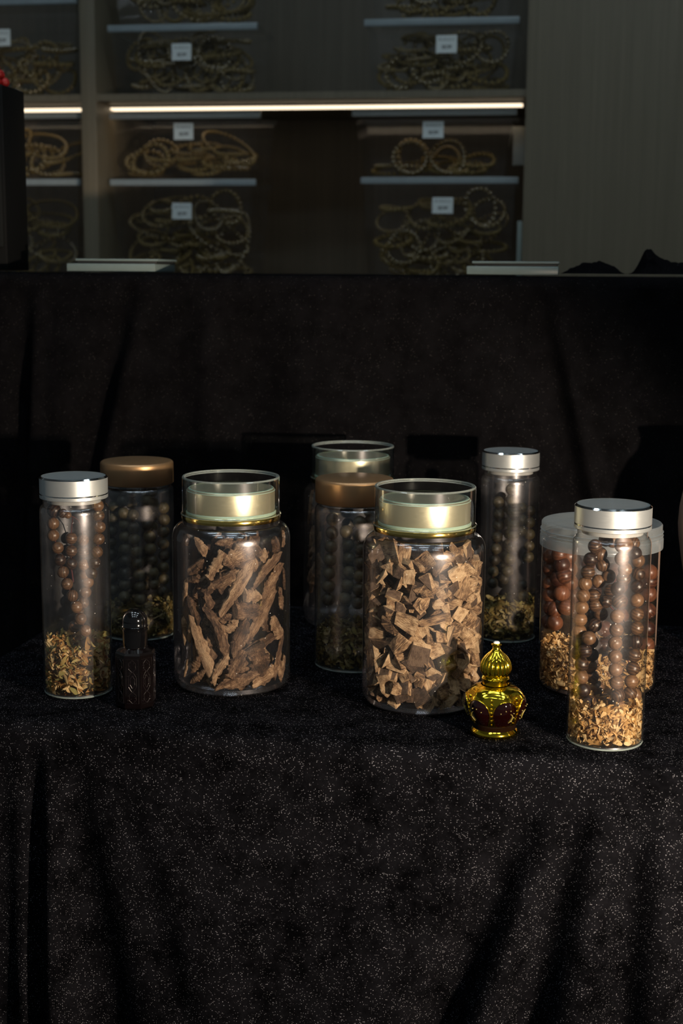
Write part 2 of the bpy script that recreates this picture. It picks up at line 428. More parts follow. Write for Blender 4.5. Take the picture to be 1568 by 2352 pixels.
def bin_box(l, r, yt, yb, v, lab, desc, nring, fill, taper=0.012, deep=0.17):
    """px box of the rim (l,r), its top yt and the floor of the bin yb; v = set back from the shelf front"""
    u0, z1 = shelf_uz(l, yt, v); u1, _ = shelf_uz(r, yt, v)
    z0 = shelf_uz((l + r) / 2, yb, v)[1] if yb > 0 else yb * -1
    t = thing('storage_bin', desc, 'storage bin', SP + SU * ((u0 + u1) / 2) + SV * (v + deep / 2) + Vector((0, 0, z0)), A_S, 'clear storage bins on the shelves')
    hw = (u1 - u0) / 2; hd = deep / 2; H = z1 - z0
    def loop(k, z): return [(-(hw - k), -(hd - k), z), (hw - k, -(hd - k), z), (hw - k, hd - k, z), (-(hw - k), hd - k, z)]
    vs = loop(taper + .004, 0) + loop(.006, H - .012)
    fs = [(0, 3, 2, 1)]
    for i in range(4): fs.append((i, (i + 1) % 4, 4 + (i + 1) % 4, 4 + i))
    link('bin_body', mesh_from('bin_body', vs, fs, M['bin_clear'], False), t)
    link('rim', box('rim', -hw, hw, -hd, -hd + .010, H - .013, H, M['bin_rim_lit'], .001), t)
    rv = joined(box_data(-hw, hw, hd - .004, hd, H - .012, H - .002),
                box_data(-hw, -hw + .004, -hd + .010, hd - .004, H - .012, H - .002), box_data(hw - .004, hw, -hd + .010, hd - .004, H - .012, H - .002))
    link('side_rim', mesh_from('side_rim', rv[0], rv[1], M['bin_clear'], False), t)
    if lab:
        a = shelf_uz(lab[0], lab[1], v); b = shelf_uz(lab[2], lab[3], v)
        cu = (u0 + u1) / 2
        zc = (a[1] + b[1]) / 2 - z0
        fr = max(0, min(1, zc / (H - .012))); k = taper + .004 + (.006 - taper - .004) * fr
        link('label_sticker', box('label_sticker', a[0] - cu, b[0] - cu, -hd + k - .0022, -hd + k - .0012, b[1] - z0, a[1] - z0, M['label']), t)
    # bracelets heaped in the bin
    for i in range(nring):
        me = RINGS[RB.randrange(3) if RB.random() < .68 else 3]
        ex = .05 if me is RINGS[3] else .036
        fr = (i + .5) / nring
        z = .010 + (fill - .02) * fr
        stand = RB.random() < .55
        tilt = RB.uniform(.75, 1.35) if stand else RB.uniform(.05, .45)
        zz = max(z, .008 + ex * math.sin(tilt) * .96) if stand else z
        zz = min(zz, H - .02 - ex * math.sin(tilt) * .9)
        lim = hw - taper - ex * .8 - .006
        x = -lim + 2 * lim * ((i * .618 + RB.uniform(-.1, .1)) % 1.0)
        y = -hd + taper + .010 + ex * abs(math.cos(tilt)) + RB.uniform(0, .02)
        o = link('bracelet', me)
        ml = Matrix.Translation((x, y, zz)) @ Matrix.Rotation(RB.uniform(-.4, .4), 4, 'Z') @ Matrix.Rotation(tilt, 4, 'X') @ Matrix.Rotation(RB.uniform(0, 6.28), 4, 'Z')
        co = [ml @ v.co for v in me.vertices]
        lo = [min(c[k] for c in co) for k in range(3)]; hi = [max(c[k] for c in co) for k in range(3)]
        lx = hw - taper - .007; ly = -hd + taper + .007
        sh = Vector((max(0, -lx - lo[0]) - max(0, hi[0] - lx), ly - lo[1] + RB.uniform(0, .02), max(0, .004 - lo[2]) - max(0, hi[2] - (H - .015))))
        o.matrix_world = Matrix.Translation(t.location) @ Matrix.Rotation(A_S, 4, 'Z') @ Matrix.Translation(sh) @ ml
        tag(o, 'dark bead bracelet in the ' + desc.split(' with ')[0], 'bracelet', 'bracelets in the ' + desc.split(' with ')[0])
    return t
ZB = zb_t + .001
# upper row
bin_box(-170, 176, 0, -(ZB), .03, (-20, 66, 21, 104), 'clear bin at the upper left with a label cut by the frame', 28, .125)
bin_box(246, 590, 58, -(ZB), .03, (392, 99, 437, 137), 'clear bin standing above the light strip beside the post', 36, .135)
bin_box(836, 1193, 44, -(ZB), .03, (1001, 80, 1048, 120), 'clear bin standing above the light strip beside the wood panel', 32, .13)
z_up = shelf_uz(420, 56, .03)[1]; z_up2 = shelf_uz(1000, 42, .03)[1]
bin_box(250, 588, -90, -(z_up + .002), .03, None, 'topmost clear bin beside the post, cut by the frame', 20, .11)
bin_box(842, 1188, -110, -(z_up2 + .002), .03, None, 'topmost clear bin beside the wood panel, cut by the frame', 20, .11)
# lower row, two high
zl = shelf_uz(420, 412, .05)[1]; zl2 = shelf_uz(1000, 408, .05)[1]; zl3 = shelf_uz(120, 412, .05)[1]
bin_box(252, 586, 412, -(Z_LOW + .001), .05, (393, 466, 438, 503), 'lowest clear bin right of the post', 34, .20)
bin_box(250, 597, 259, -(zl + .002), .04, (397, 282, 442, 320), 'clear bin below the light strip right of the post', 15, .085)
bin_box(828, 1190, 407, -(Z_LOW + .001), .05, (992, 453, 1039, 490), 'lowest clear bin beside the wood panel', 34, .195)
bin_box(808, 1187, 252, -(zl2 + .002), .04, (970, 278, 1017, 316), 'half-empty clear bin below the light strip', 10, .05, .022)
bin_box(-150, 183, 412, -(Z_LOW + .001), .05, None, 'lowest clear bin left of the post', 24, .19)
bin_box(-150, 186, 260, -(zl3 + .002), .04, None, 'clear bin below the light strip left of the post', 14, .10)
# pale bits beside the right-hand bins
ua, za = shelf_uz(1179, 291, .12); ub, zb_ = shelf_uz(1204, 379, .12)
tag(link('paper_box', box('paper_box', ua, min(ub + .01, u_end - .003), .12, .16, zb_, za, plain('white_card', (0.42, 0.43, 0.40), 0.7), .001), None, SP, (0, 0, A_S)), 'small white card wedged between the half-empty bin and the wood panel', 'card')
ua, za = shelf_uz(1188, 508, .02); ub, _ = shelf_uz(1199, 508, .02)
tag(link('acrylic_strip', box('acrylic_strip', ua, ub, .02, .05, Z_LOW + .001, za, plain('pale_acrylic', (0.30, 0.36, 0.34), 0.3), .001), None, SP, (0, 0, A_S)), 'pale upright strip beside the lower bin at the wood panel', 'strip')

# ------------------------------------------------------------------ display table and its velvet
A_T = R(-11)
E1 = Vector((math.cos(A_T), math.sin(A_T), 0)); E2 = Vector((-E1.y, E1.x, 0))
TA, TB, TRC = 0.47, 0.235, 0.10
TC = Vector((0, 1.150, 0)) + E1 * 0.085 + E2 * TB
def rrect(a, b, rc, n):
    """n points round a rounded rectangle, anticlockwise, with the outward normal and the local x"""
    segs = []
    L = [2 * (a - rc), PI * rc / 2, 2 * (b - rc), PI * rc / 2] * 2
    L = [2 * (a - rc), PI * rc / 2, 2 * (b - rc), PI * rc / 2, 2 * (a - rc), PI * rc / 2, 2 * (b - rc), PI * rc / 2]
    tot = sum(L); out = []
    for i in range(n):
        s = tot * i / n; k = 0
        while s > L[k]: s -= L[k]; k += 1
        if k == 0: p, nn = (-a + rc + s, -b), (0, -1)
        elif k == 2: p, nn = (a, -b + rc + s), (1, 0)
        elif k == 4: p, nn = (a - rc - s, b), (0, 1)
        elif k == 6: p, nn = (-a, b - rc - s), (-1, 0)
        else:
            c = {1: (a - rc, -b + rc, -PI / 2), 3: (a - rc, b - rc, 0), 5: (-a + rc, b - rc, PI / 2), 7: (-a + rc, -b + rc, PI)}[k]
            g = c[2] + s / rc
            p, nn = (c[0] + rc * math.cos(g), c[1] + rc * math.sin(g)), (math.cos(g), math.sin(g))
        out.append((p, nn, tot * i / n))
    return out, tot
NP = 900
PER, TOT = rrect(TA, TB, TRC, NP)
CORNER0 = 0.0
def g(x): return math.exp(-x * x)
# folds of the hanging front: (perimeter position at the top, at the hem, width top, width hem, depth)
def per_x(px): return (px - 784) / F * 1.205 / math.cos(A_T) - 0.085 + (TA - TRC)   # image x -> perimeter coordinate along the front
FOLDS = [(per_x(112), per_x(108), .012, .016, .040), (per_x(150), per_x(260), .014, .045, -.038),
         (per_x(60), per_x(75), .011, .018, -.050), (per_x(42), per_x(35), .012, .014, .022),
         (per_x(250), per_x(560), .016, .026, -.014), (per_x(290), per_x(620), .030, .045, .010),
         (per_x(1250), per_x(840), .016, .034, -.052), (per_x(1295), per_x(940), .018, .030, .040),
         (per_x(1330), per_x(1110), .014, .028, -.040), (per_x(1388), per_x(1280), .022, .036, .045),
         (per_x(1440), per_x(1400), .016, .024, -.040), (per_x(1500), per_x(1500), .018, .026, .034), (per_x(1560), per_x(1590), .018, .026, -.022),
         (per_x(1650), per_x(1690), .02, .03, .02), (per_x(-10), per_x(-30), .016, .02, -.03), (per_x(-60), per_x(-90), .016, .02, .03)]
def drape(s, h, hang):
    f = min(1.0, h / hang); d = 0.0
    for (a, b, w0, w1, A) in FOLDS:
        c = a + (b - a) * f; w_ = w0 + (w1 - w0) * f
        x = s - c
        if x > TOT / 2: x -= TOT
        if x < -TOT / 2: x += TOT
        d += A * g(x / w_) * (f ** 0.75)
    back = 0.35 + 0.65 * (1 if s < 2 * (TA - TRC) + .1 or s > TOT - .25 else 0)
    d += 0.004 * f * math.sin(s * 41 + 2 * f) + .004 * f * noise.noise(Vector((s * 9, f * 3, 0)))
    d += 0.02 * f
    return d
vs, fs, rings = [], [], []
NT_ = 34
for k in range(NT_ + 1):                     # the flat top, ring by ring out to the edge
    q = k / NT_
    ring = []
    for (p, nn, s) in PER:
        x, y = p[0] * q, p[1] * q
        z = -0.0006 * (0.5 + 0.5 * noise.noise(Vector((x * 14, y * 14, 3)))) if q < .97 else -0.0006
        ring.append(len(vs)); vs.append((x, y, z))
    rings.append(ring)
RD = 0.012
for k in range(1, 7):                        # rounded over the edge
    a = k / 6 * PI / 2; ring = []
    for (p, nn, s) in PER:
        ring.append(len(vs)); vs.append((p[0] + nn[0] * RD * math.sin(a), p[1] + nn[1] * RD * math.sin(a), -.0006 - RD * (1 - math.cos(a))))
    rings.append(ring)
HANG = 0.425
for k in range(1, 61):
    h = HANG * k / 60; ring = []
    for (p, nn, s) in PER:
        d = drape(s, h, HANG)
        if p[1] > TB - .02: d = min(d, .012)
        ring.append(len(vs)); vs.append((p[0] + nn[0] * (RD + d), p[1] + nn[1] * (RD + d), -.0006 - RD - h))
    rings.append(ring)
for A, B in zip(rings, rings[1:]):
    for i in range(NP):
        j = (i + 1) % NP; fs.append((A[i], A[j], B[j], B[i]))
vs2 = vs
cl = link('velvet_tablecloth', mesh_from('velvet_tablecloth', vs2, fs, M['velvet'], True, 80), None, TC + Vector((0, 0, TZ)), (0, 0, A_T))
tag(cl, 'black sparkling velvet cloth draped over the display table in front', 'tablecloth')
# ------------------------------------------------------------------ counter behind, its black cloth
A_B = R(-9)
B1 = Vector((math.cos(A_B), math.sin(A_B), 0)); B2 = Vector((-B1.y, B1.x, 0))
BP = Vector((0, 1.70, 0)); BZ = 0.836
def bx(px): return (px - 784) / F * 1.74
BF = [(bx(330), bx(150), .012, .016, .020), (bx(300), bx(90), .02, .03, -.016), (bx(75), bx(40), .010, .014, .018), (bx(45), bx(0), .02, .03, -.014),
      (bx(180), bx(10), .03, .03, .01), (bx(470), bx(500), .016, .03, .012), (bx(560), bx(600), .03, .05, -.008), (bx(1240), bx(1420), .010, .016, .020), (bx(1215), bx(1370), .02, .04, -.018),
      (bx(1330), bx(1530), .03, .03, .012), (bx(1450), bx(1640), .03, .04, -.012), (bx(700), bx(720), .05, .06, .01), (bx(900), bx(880), .05, .05, -.006), (bx(1080), bx(1110), .03, .04, .008)]
vs, fs = [], []
NX, X0, X1 = 420, -0.95, 0.95
prof = [(0.42, 0), (0.30, 0), (0.18, 0), (0.08, 0), (0.03, 0)] + [(0.0 - 0.014 * math.sin(a) + 0.014, -0.014 * (1 - math.cos(a))) for a in (0, .4, .8, 1.2, 1.57)] + [(0, -0.014 - h * 0.0165) for h in range(1, 49)]
for (d, z) in prof:
    hz = max(0, -z - .012); f = min(1, hz / .40)
    for i in range(NX + 1):
        x = X0 + (X1 - X0) * i / NX
        o = 0
        if hz > 0:
            for (a, b, w0, w1, A) in BF: o += A * g((x - a - (b - a) * f) / (w0 + (w1 - w0) * f)) * min(1, f * 3.0) ** .7
            o = max(-.02, min(.03, o)) + .003 * f * math.sin(31 * x) + .004 * noise.noise(Vector((x * 8, hz * 5, 1))) * min(1, f * 4)
        zz = z + (.0012 * noise.noise(Vector((x * 6, d * 9, 0))) if hz == 0 else 0)
        vs.append((x, d - o, zz))
for r_ in range(len(prof) - 1):
    for i in range(NX):
        a = r_ * (NX + 1) + i; fs.append((a, a + 1, a + NX + 2, a + NX + 1))
bc = link('backdrop_cloth', mesh_from('backdrop_cloth', vs, fs, M['velvet_back'], True, 80), None, BP + Vector((0, 0, BZ)), (0, 0, A_B))
tag(bc, 'plain black cloth hanging in folds from the counter behind the jars', 'cloth')
def counter_pt(px, d):                       # a point on the counter top, d behind the cloth's front edge
    p = at_plane(px, 620, BP + B2 * d, B2); return (p - BP).dot(B1)
# stacked pale trays at the counter edge
M['tray'] = plain('pale_tray', (0.16, 0.21, 0.21), 0.35)
M['tray_dark'] = plain('tray_dark_inset', (0.02, 0.022, 0.024), 0.5)
for (xa, xb, xc, xd_, lbl) in ((153, 356, 172, 361, 'pair of thin pale trays stacked at the counter edge, left end'), (1071, 1282, 1083, 1283, 'pair of thin pale trays stacked at the counter edge, right end')):
    d = .03
    a, b, c, e = [counter_pt(v, d) for v in (xa, xb, xc, xd_)]
    side = 'left' if xa < 700 else 'right'
    lo = tag(link('tray', box('tray', a, b, d, d + .09, BZ + .0015, BZ + .0115, M['tray'], .0012), None, BP, (0, 0, A_B)), 'lower pale flat tray on the black counter edge, %s of the two stacks' % side, 'tray', 'pale trays on the counter')
    up = thing('tray', 'upper thin pale tray of the stack on the counter edge, %s of the two stacks' % side, 'tray', BP + Vector((0, 0, BZ + .0117)), A_B, 'pale trays on the counter')
    link('tray_body', box('tray_body', c + .002, e - .002, d + .004, d + .088, 0, .0028, M['tray_dark'], .0006), up)
    link('tray_top', box('tray_top', c, e, d + .002, d + .09, .0028, .0056, M['tray'], .0008), up)
# black box with something red on it, at the left edge of the frame
d = .10
xr0 = counter_pt(18, d)
bb = thing('black_box', 'tall black box standing on the counter at the left edge', 'box', BP + B1 * xr0 + B2 * d + Vector((0, 0, BZ + .002)), A_B)
M['box_black'] = plain('black_box_board', (0.004, 0.0045, 0.005), 0.6, Specular_IOR_Level=0.15)
zt_ = at_plane(15, 197, BP + B2 * d, B2).z - BZ
link('box_body', box('box_body', -.22, 0, 0, .075, 0, zt_, M['box_black'], .002), bb)
link('front_panel', box('front_panel', -.21, -.004, -.003, 0, .03, zt_ - .004, plain('box_front', (0.007, 0.0085, 0.009), 0.5, Specular_IOR_Level=0.2), .001), bb)
rv = []
for i in range(5):
    a = i * 1.26
    rv.append(sphere_data((.012 * math.cos(a), .012 * math.sin(a), .006), .0062, 8, 6)); rv.append(sphere_data((.007 * math.cos(a + .6), .007 * math.sin(a + .6), .016), .006, 8, 6))
rv.append(sphere_data((0, 0, .024), .0065, 8, 6))
rme = mesh_from('red_bead_cluster', *joined(*rv), plain('red_beads', (0.45, 0.02, 0.02), 0.4))
rp = at_plane(0, 185, BP + B2 * (d + .03), B2)
tag(link('red_bead_cluster', rme, None, Vector((rp.x - .006, rp.y, BZ + .002 + zt_)), None), 'small red bead cluster on the black box at the left edge', 'beads')
# crumpled spare cloth on the right end of the counter
def crumple(name, l, r, peaks, d0, depth, label):
    a, b = counter_pt(l, d0), counter_pt(r, d0)
    nx, ny = 90, 40; V, Fc = [], []
    for j in range(ny + 1):
        for i in range(nx + 1):
            u, v = i / nx, j / ny
            edge = min(1, u * 7) * min(1, (1 - u) * 7) * min(1, v * 6) * min(1, (1 - v) * 6)
            px = l + (r - l) * u; h = 0
            for (c, w_, hh, vc, vw) in peaks: h += hh * g((px - c) / w_) * g((v - vc) / vw)
            n_ = noise.noise(Vector((u * 7, v * 4, l))) * .5 + abs(noise.noise(Vector((u * 14, v * 9, 2)))) * .5
            V.append((a + (b - a) * u, d0 + depth * v - .01 * edge * n_, .002 + edge * max(0, h * (1 + .25 * n_) + .002 * n_)))
    for j in range(ny):
        for i in range(nx):
            k = j * (nx + 1) + i; Fc.append((k, k + 1, k + nx + 2, k + nx + 1))
    o = link(name, mesh_from(name, V, Fc, M['velvet_back'], True, 70), None, BP + Vector((0, 0, BZ + .0015)), (0, 0, A_B))
    tag(o, label, 'cloth')
crumple('bunched_cloth', 1285, 1440, [(1365, 60, .014, .4, .3)], .05, .14, 'low bunched fold of black cloth right of the pale trays')
crumple('bunched_cloth', 1436, 1640, [(1490, 20, .020, .4, .3), (1515, 34, .014, .5, .3), (1560, 45, .009, .4, .3), (1610, 40, .010, .4, .3)], .04, .16, 'pointed heap of crumpled black cloth at the right end of the counter')

# ------------------------------------------------------------------ jars
def base_at(cx, y_front, rad):
    """centre of a round base of radius rad on the table whose nearest rim point is seen at (cx, y_front)"""
    p = at_z(cx, y_front, TZ); d = Vector((p.x, p.y, 0)).normalized()
    c = p + d * rad; c.z = TZ; return c
def glass_jar(t, rad, H, neck_r, lip, mat, base_mat, shoulder=.006, foot=.003, neck_h=.006):
    pr = [(rad - foot, .0004), (rad - foot * .3, foot * .4), (rad, foot * 1.2)]
    zs = H - neck_h - shoulder
    n = 10
    pr += [(rad, foot * 1.2 + (zs - foot * 1.2) * i / n) for i in range(1, n + 1)]
    for i in range(1, 8):
        a = i / 7 * PI / 2
        pr.append((neck_r + (rad - neck_r) * math.cos(a), zs + shoulder * math.sin(a)))
    pr += [(neck_r, H - neck_h * .4), (neck_r, H)]
    body = link('glass_body', lathe('glass_body', pr, mat, 96, None, 60), t)
    link('glass_base', lathe('glass_base', [(0, .0004), (rad - foot, .0004), (rad - foot * .4, foot * .45), (rad - foot * .6, foot * .9), (rad - foot * 1.6, .0028), (0, .0028)], base_mat, 96, None, 60), t)
    if mat is M['glass']:
        link('base_glint', lathe('base_glint', [(rad - .0022, .0002), (rad - .0006, .0004), (rad - .0002, .0012), (rad - .0008, .0018), (rad - .0022, .0012), (rad - .0022, .0002)], M['base_glint'], 96), t)
    return body
def silver_lid(t, rad, z0, z1):
    c = .0013
    zg = z0 + (z1 - z0) * .20
    lid = link('lid', lathe('lid', [(rad - .004, z0 - .0), (rad - .0006, z0), (rad, z0 + .0006), (rad, zg - .0008), (rad - .0006, zg - .0006), (rad - .0006, zg + .0006), (rad, zg + .0008), (rad, z1 - c), (rad - c, z1), (0, z1 + .0001)], M['silver'], 96, None, 25), t)
    link('groove_band', lathe('groove_band', [(rad - .0007, zg - .0008), (rad - .0001, zg - .0005), (rad - .0001, zg + .0005), (rad - .0007, zg + .0008)], M['chrome'], 96), lid)
    link('rim_bevel', lathe('rim_bevel', [(rad + .0001, z1 - c), (rad - c, z1 + .0002), (rad - c - .0005, z1 + .0002)], M['chrome'], 96), lid)
    link('lid_plug', lathe('lid_plug', [(rad - .0065, z0 + .001), (rad - .0065, z0 - .004), (0, z0 - .004)], plain('grey_lid_liner', (0.35, 0.36, 0.36), .6), 64), lid)
    return lid
def bronze_lid(t, rad, z0, z1):
    c = .003
    pr = [(rad - .003, z0), (rad - .0008, z0), (rad, z0 + .0008), (rad, z1 - c)] + [(rad - c + c * math.cos(a), z1 - c + c * math.sin(a)) for a in (.4, .8, 1.2, 1.57)] + [(0, z1)]
    lid = link('lid', lathe('lid', pr, M['bronze'], 96, None, 50), t)
    link('lid_plug', lathe('lid_plug', [(rad - .007, z0 + .001), (rad - .007, z0 - .002), (0, z0 - .002)], plain('dark_lid_liner', (0.03, 0.03, 0.03), .6), 64), lid)
def champagne_lid(t, rad, z0, z1):
    """z0 = underside of the gold band, z1 = top of the clear cover"""
    zr = z0 + .0048
    lid = link('lid', None, t); 
    me = lathe('lid', [(rad * .90, zr - .001)] + [(rad * .90 - .002 + .002 * math.sin(a), zr + .004 - .004 * math.cos(a)) for a in (0, .5, 1, 1.57)] + [(rad * .90, z1 - .013)] + [(rad * .90 - .0022 + .0022 * math.cos(a), z1 - .013 + .0022 * math.sin(a)) for a in (.4, .8, 1.2, 1.57)] + [(0, z1 - .0106)], M['champagne'], 96, None, 50)
    bpy.data.objects.remove(lid)
    lid = link('lid', me, t)
    link('gold_band', lathe('gold_band', [(rad - .004, z0), (rad + .0004, z0), (rad + .0006, z0 + .0006), (rad + .0006, zr - .0006), (rad + .0002, zr), (rad * .89, zr)], M['gold_ring'], 96, None, 40), t)
    cov = link('clear_cover', lathe('clear_cover', [(rad + .0016, zr + .0002), (rad + .0012, zr + .0012), (rad, zr + .0024), (rad, z1 - .0008), (rad - .0008, z1), (rad - .0022, z1 - .0002), (rad - .0026, z1 - .0012), (0, z1 - .0014)], M['cover_clear'], 96, None, 40), t)
    link('cover_rim', lathe('cover_rim', [(rad + .0001, z1 - .0012), (rad - .0006, z1 + .0003), (rad - .0020, z1 + .0003), (rad - .0026, z1 - .0010)], M['cover_edge'], 96), cov)
    link('cover_flange', lathe('cover_flange', [(rad + .0003, zr + .0002), (rad + .0013, zr + .0002), (rad + .0012, zr + .0007), (rad + .0003, zr + .0011)], M['cover_edge'], 96), cov)
    link('lid_edge_ring', lathe('lid_edge_ring', [(rad * .90 + .0003, z1 - .0128), (rad * .90 - .0016, z1 - .0106), (rad * .90 - .003, z1 - .0104)], plain('mint_edge', (0.45, 0.58, 0.48), .35, .3), 96), lid)
    link('lid_edge_ring', lathe('lid_edge_ring', [(rad * .90 + .001, zr + .0003), (rad * .90 + .0012, zr + .002), (rad * .90 + .0003, zr + .0034)], plain('mint_edge_low', (0.45, 0.58, 0.48), .35, .3), 96), lid)

JARS = {}
def jar(key, label, cx, yf, rad, cat='jar', name='glass_jar'):
    c = base_at(cx, yf, rad)
    t = thing(name, label, cat, c, 0)
    JARS[key] = (c, rad, t); return t
tA = jar('A', 'slim glass jar with a silver lid at the far left, holding beads and dried flowers', 181, 1607, .0318)
glass_jar(tA, .0318, .183, .0285, 0, M['glass'], M['base_glass']); silver_lid(tA, .0310, .1835, .2035)
tI = jar('I', 'slim glass jar with a silver lid nearest the camera at the right', 1386, 1727, .0322)
glass_jar(tI, .0322, .182, .0288, 0, M['glass'], M['base_glass']); silver_lid(tI, .0316, .1825, .2025)
tG = jar('G', 'slim tall glass jar with a silver lid in the back row behind the gold bottle', 1161, 1478, .0312)
glass_jar(tG, .0312, .183, .0282, 0, M['glass'], M['base_glass']); silver_lid(tG, .0304, .1835, .2035)
tB = jar('B', 'wide glass jar with a bronze lid behind the far left slim jar', 321, 1474, .0388)
glass_jar(tB, .0388, .169, .0345, 0, M['glass'], M['base_glass'], .005); bronze_lid(tB, .0388, .1655, .1895)
tE = jar('E', 'glass jar with a bronze lid between the two wood chip jars', 810, 1548, .0388)
glass_jar(tE, .0388, .169, .0345, 0, M['glass'], M['base_glass'], .005); bronze_lid(tE, .0388, .1655, .1895)
def chip_jar(key, label, cx, yf):
    t = jar(key, label, cx, yf, .0555, 'jar', 'plastic_jar')
    glass_jar(t, .0555, .161, .0455, 0, M['plastic_clear'], M['plastic_clear'], .014, .008, .004)
    champagne_lid(t, .0457, .1605, .2005); return t
tC = chip_jar('C', 'wide clear jar of long dark wood shards with a champagne lid under a clear cover', 533, 1608)
tF = chip_jar('F', 'wide clear jar of small chunky wood chips, champagne lid, beside the gold bottle', 967, 1651)
cD = Vector((0.012, 1.563, TZ))
tD = thing('plastic_jar', 'wide clear jar with a champagne lid at the very back, mostly hidden', 'jar', cD); JARS['D'] = (cD, .0545, tD)
glass_jar(tD, .0545, .161, .0455, 0, M['plastic_clear'], M['plastic_clear'], .014, .008, .004); champagne_lid(tD, .0457, .1605, .2005)
tH = jar('H', 'wide clear jar with a frosted flat plastic lid, behind the right slim jar', 1366, 1612, .0552, 'jar', 'plastic_jar')
glass_jar(tH, .0552, .146, .053, 0, M['plastic_clear'], M['plastic_clear'], .004, .006, .004)
hl = link('lid', lathe('lid', [(.0535, .137), (.0572, .137), (.0574, .138), (.0574, .1455), (.0566, .147), (.0566, .1515), (.0570, .1522), (.0562, .153), (.0562, .1585), (.0552, .1598), (0, .1600)], M['frosted'], 110, None, 30), tH)
for z in (.1462, .1490, .1524): link('thread_ridge', lathe('thread_ridge', [(.0564, z - .0006), (.0573, z), (.0564, z + .0006)], M['frosted'], 110), hl)

# ------------------------------------------------------------------ what the jars hold
BEAD = {}
def bead_mesh(mat):
    if mat not in BEAD:
        v, f = sphere_data((0, 0, 0), 1.0, 20, 14); BEAD[mat] = mesh_from('bead', [Vector(p) * .006 for p in v], f, M[mat], True, 180)
    return BEAD[mat]
def in_jar(key, px, py, side, r, wall=.0012, zmin=None):
    """where the ray through a pixel crosses the inside of a jar's wall, r away from the glass; side -1 near wall, +1 far wall, 0 middle"""
    c, rad, t = JARS[key]; rr = rad - wall - r
    d = ray(px, py); o = O - c
    a = d.x * d.x + d.y * d.y; b = 2 * (o.x * d.x + o.y * d.y); cc = o.x * o.x + o.y * o.y - rr * rr
    tm = -b / (2 * a); disc = b * b - 4 * a * cc
    if disc < 0:
        p = O + d * tm; off = Vector((p.x - c.x, p.y - c.y, 0)); off = off.normalized() * rr
        return Vector((c.x + off.x, c.y + off.y, p.z))
    return O + d * (tm + side * math.sqrt(disc) / (2 * a))
RN = random.Random(11)
def add_bead(parent, p, r, mat='bead', name='bead'):
    o = link(name, bead_mesh(mat), parent, p - parent.location, (RN.uniform(0, 6.3), RN.uniform(0, 6.3), RN.uniform(0, 6.3)))
    k = r / .006; o.scale = (k, k, k); return o
def cord(parent, pts, rad=.0006, name='cord'):
    pts = [Vector(p) - parent.location for p in pts]
    if len(pts) > 1: link(name, tube(name, pts, rad, M['cord'], 6), parent)
def mala(key, label, strings, r, mat='bead', ox=0, oy=0, sc=1.0):
    c = JARS[key][0]
    t = thing('bead_mala', label, 'bead string', c + Vector((0, 0, .004)))
    for side, pts in strings:
        P = []
        for q in pts:
            rr = q[2] * sc / F * 1.27 if len(q) > 2 else r
            p = in_jar(key, ox + q[0] * sc, oy + q[1] * sc, side, rr * 1.02)
            p.z = max(p.z, TZ + .004 + rr)
            P.append(p); add_bead(t, p, rr, mat)
        cord(t, P)
    return t
Z3 = (60, 1020, 360 / 1323.0)
t = mala('A', 'brown wooden mala hanging in the far left slim jar, its strand curving to the bottom', [
    (-.55, [(235, 560, 60), (228, 670), (228, 770), (265, 875), (285, 978), (310, 1080), (345, 1180), (390, 1280), (425, 1375), (460, 1475), (500, 1575), (515, 1680), (522, 1770), (528, 1850)]),
    (.15, [(605, 520), (612, 605), (620, 700), (612, 800), (597, 910), (578, 1000), (552, 1090), (520, 1165), (500, 1250), (480, 1340), (455, 1430), (405, 1540)]),
    (-.1, [(380, 795), (380, 902), (380, 1010)]),
    (.25, [(480, 810), (482, 912), (486, 1020), (500, 1110)])], .0056, 'bead', *Z3)
def A3(x, y, side): return in_jar('A', 60 + x * Z3[2], 1020 + y * Z3[2], side, .003)
g1 = A3(310, 585, -.55); g2 = A3(352, 600, -.5)
add_bead(t, g1, .0043, 'bead', 'guru_bead'); add_bead(t, g2, .0032, 'bead', 'guru_bead')
cord(t, [g2, A3(395, 612, -.3), A3(385, 690, -.2), A3(380, 780, -.1)], .0005); cord(t, [A3(395, 612, -.3), A3(440, 640, -.1), A3(466, 700, .1), A3(478, 790, .25)], .0005)
cord(t, [A3(380, 1050, -.1), A3(390, 1110, -.1), A3(397, 1165, -.1)], .0009, 'tassel_cord'); cord(t, [A3(500, 1130, .25), A3(505, 1180, .2), A3(512, 1220, .2)], .0014, 'tassel_cord')
Z7 = (1200, 1120, 368 / 1352.0)
t = mala('I', 'brown wooden mala looped down the slim jar nearest the camera at the right', [
    (-.75, [(610, 495), (572, 605), (550, 712), (525, 810), (510, 910), (497, 1010), (485, 1112), (478, 1210), (470, 1300), (462, 1395)]),
    (-.8, [(560, 1270), (525, 1378), (497, 1490), (495, 1600), (515, 1710), (565, 1810)]),
    (-.1, [(655, 560), (675, 650), (725, 748), (640, 790), (600, 910), (615, 990), (660, 1065), (608, 1160)]),
    (.5, [(585, 1080), (575, 1180), (580, 1300), (585, 1410), (570, 1505), (585, 1595), (630, 1685), (690, 1790), (750, 1800)]),
    (-.75, [(850, 480, 72), (835, 600), (862, 690), (850, 770), (800, 855), (810, 960), (797, 1085), (790, 1200), (780, 1310), (780, 1425), (783, 1535), (790, 1645), (803, 1755), (812, 1855)]),
    (-.25, [(945, 555), (970, 615), (975, 725), (965, 835), (963, 950), (962, 1070), (960, 1185), (955, 1300), (940, 1415), (930, 1525), (917, 1635), (905, 1735), (872, 1850)]),
    (.6, [(700, 440), (760, 450), (930, 470), (740, 870), (700, 960), (900, 1180), (890, 1300), (880, 1400), (945, 1750)])], .0059, 'bead', *Z7)
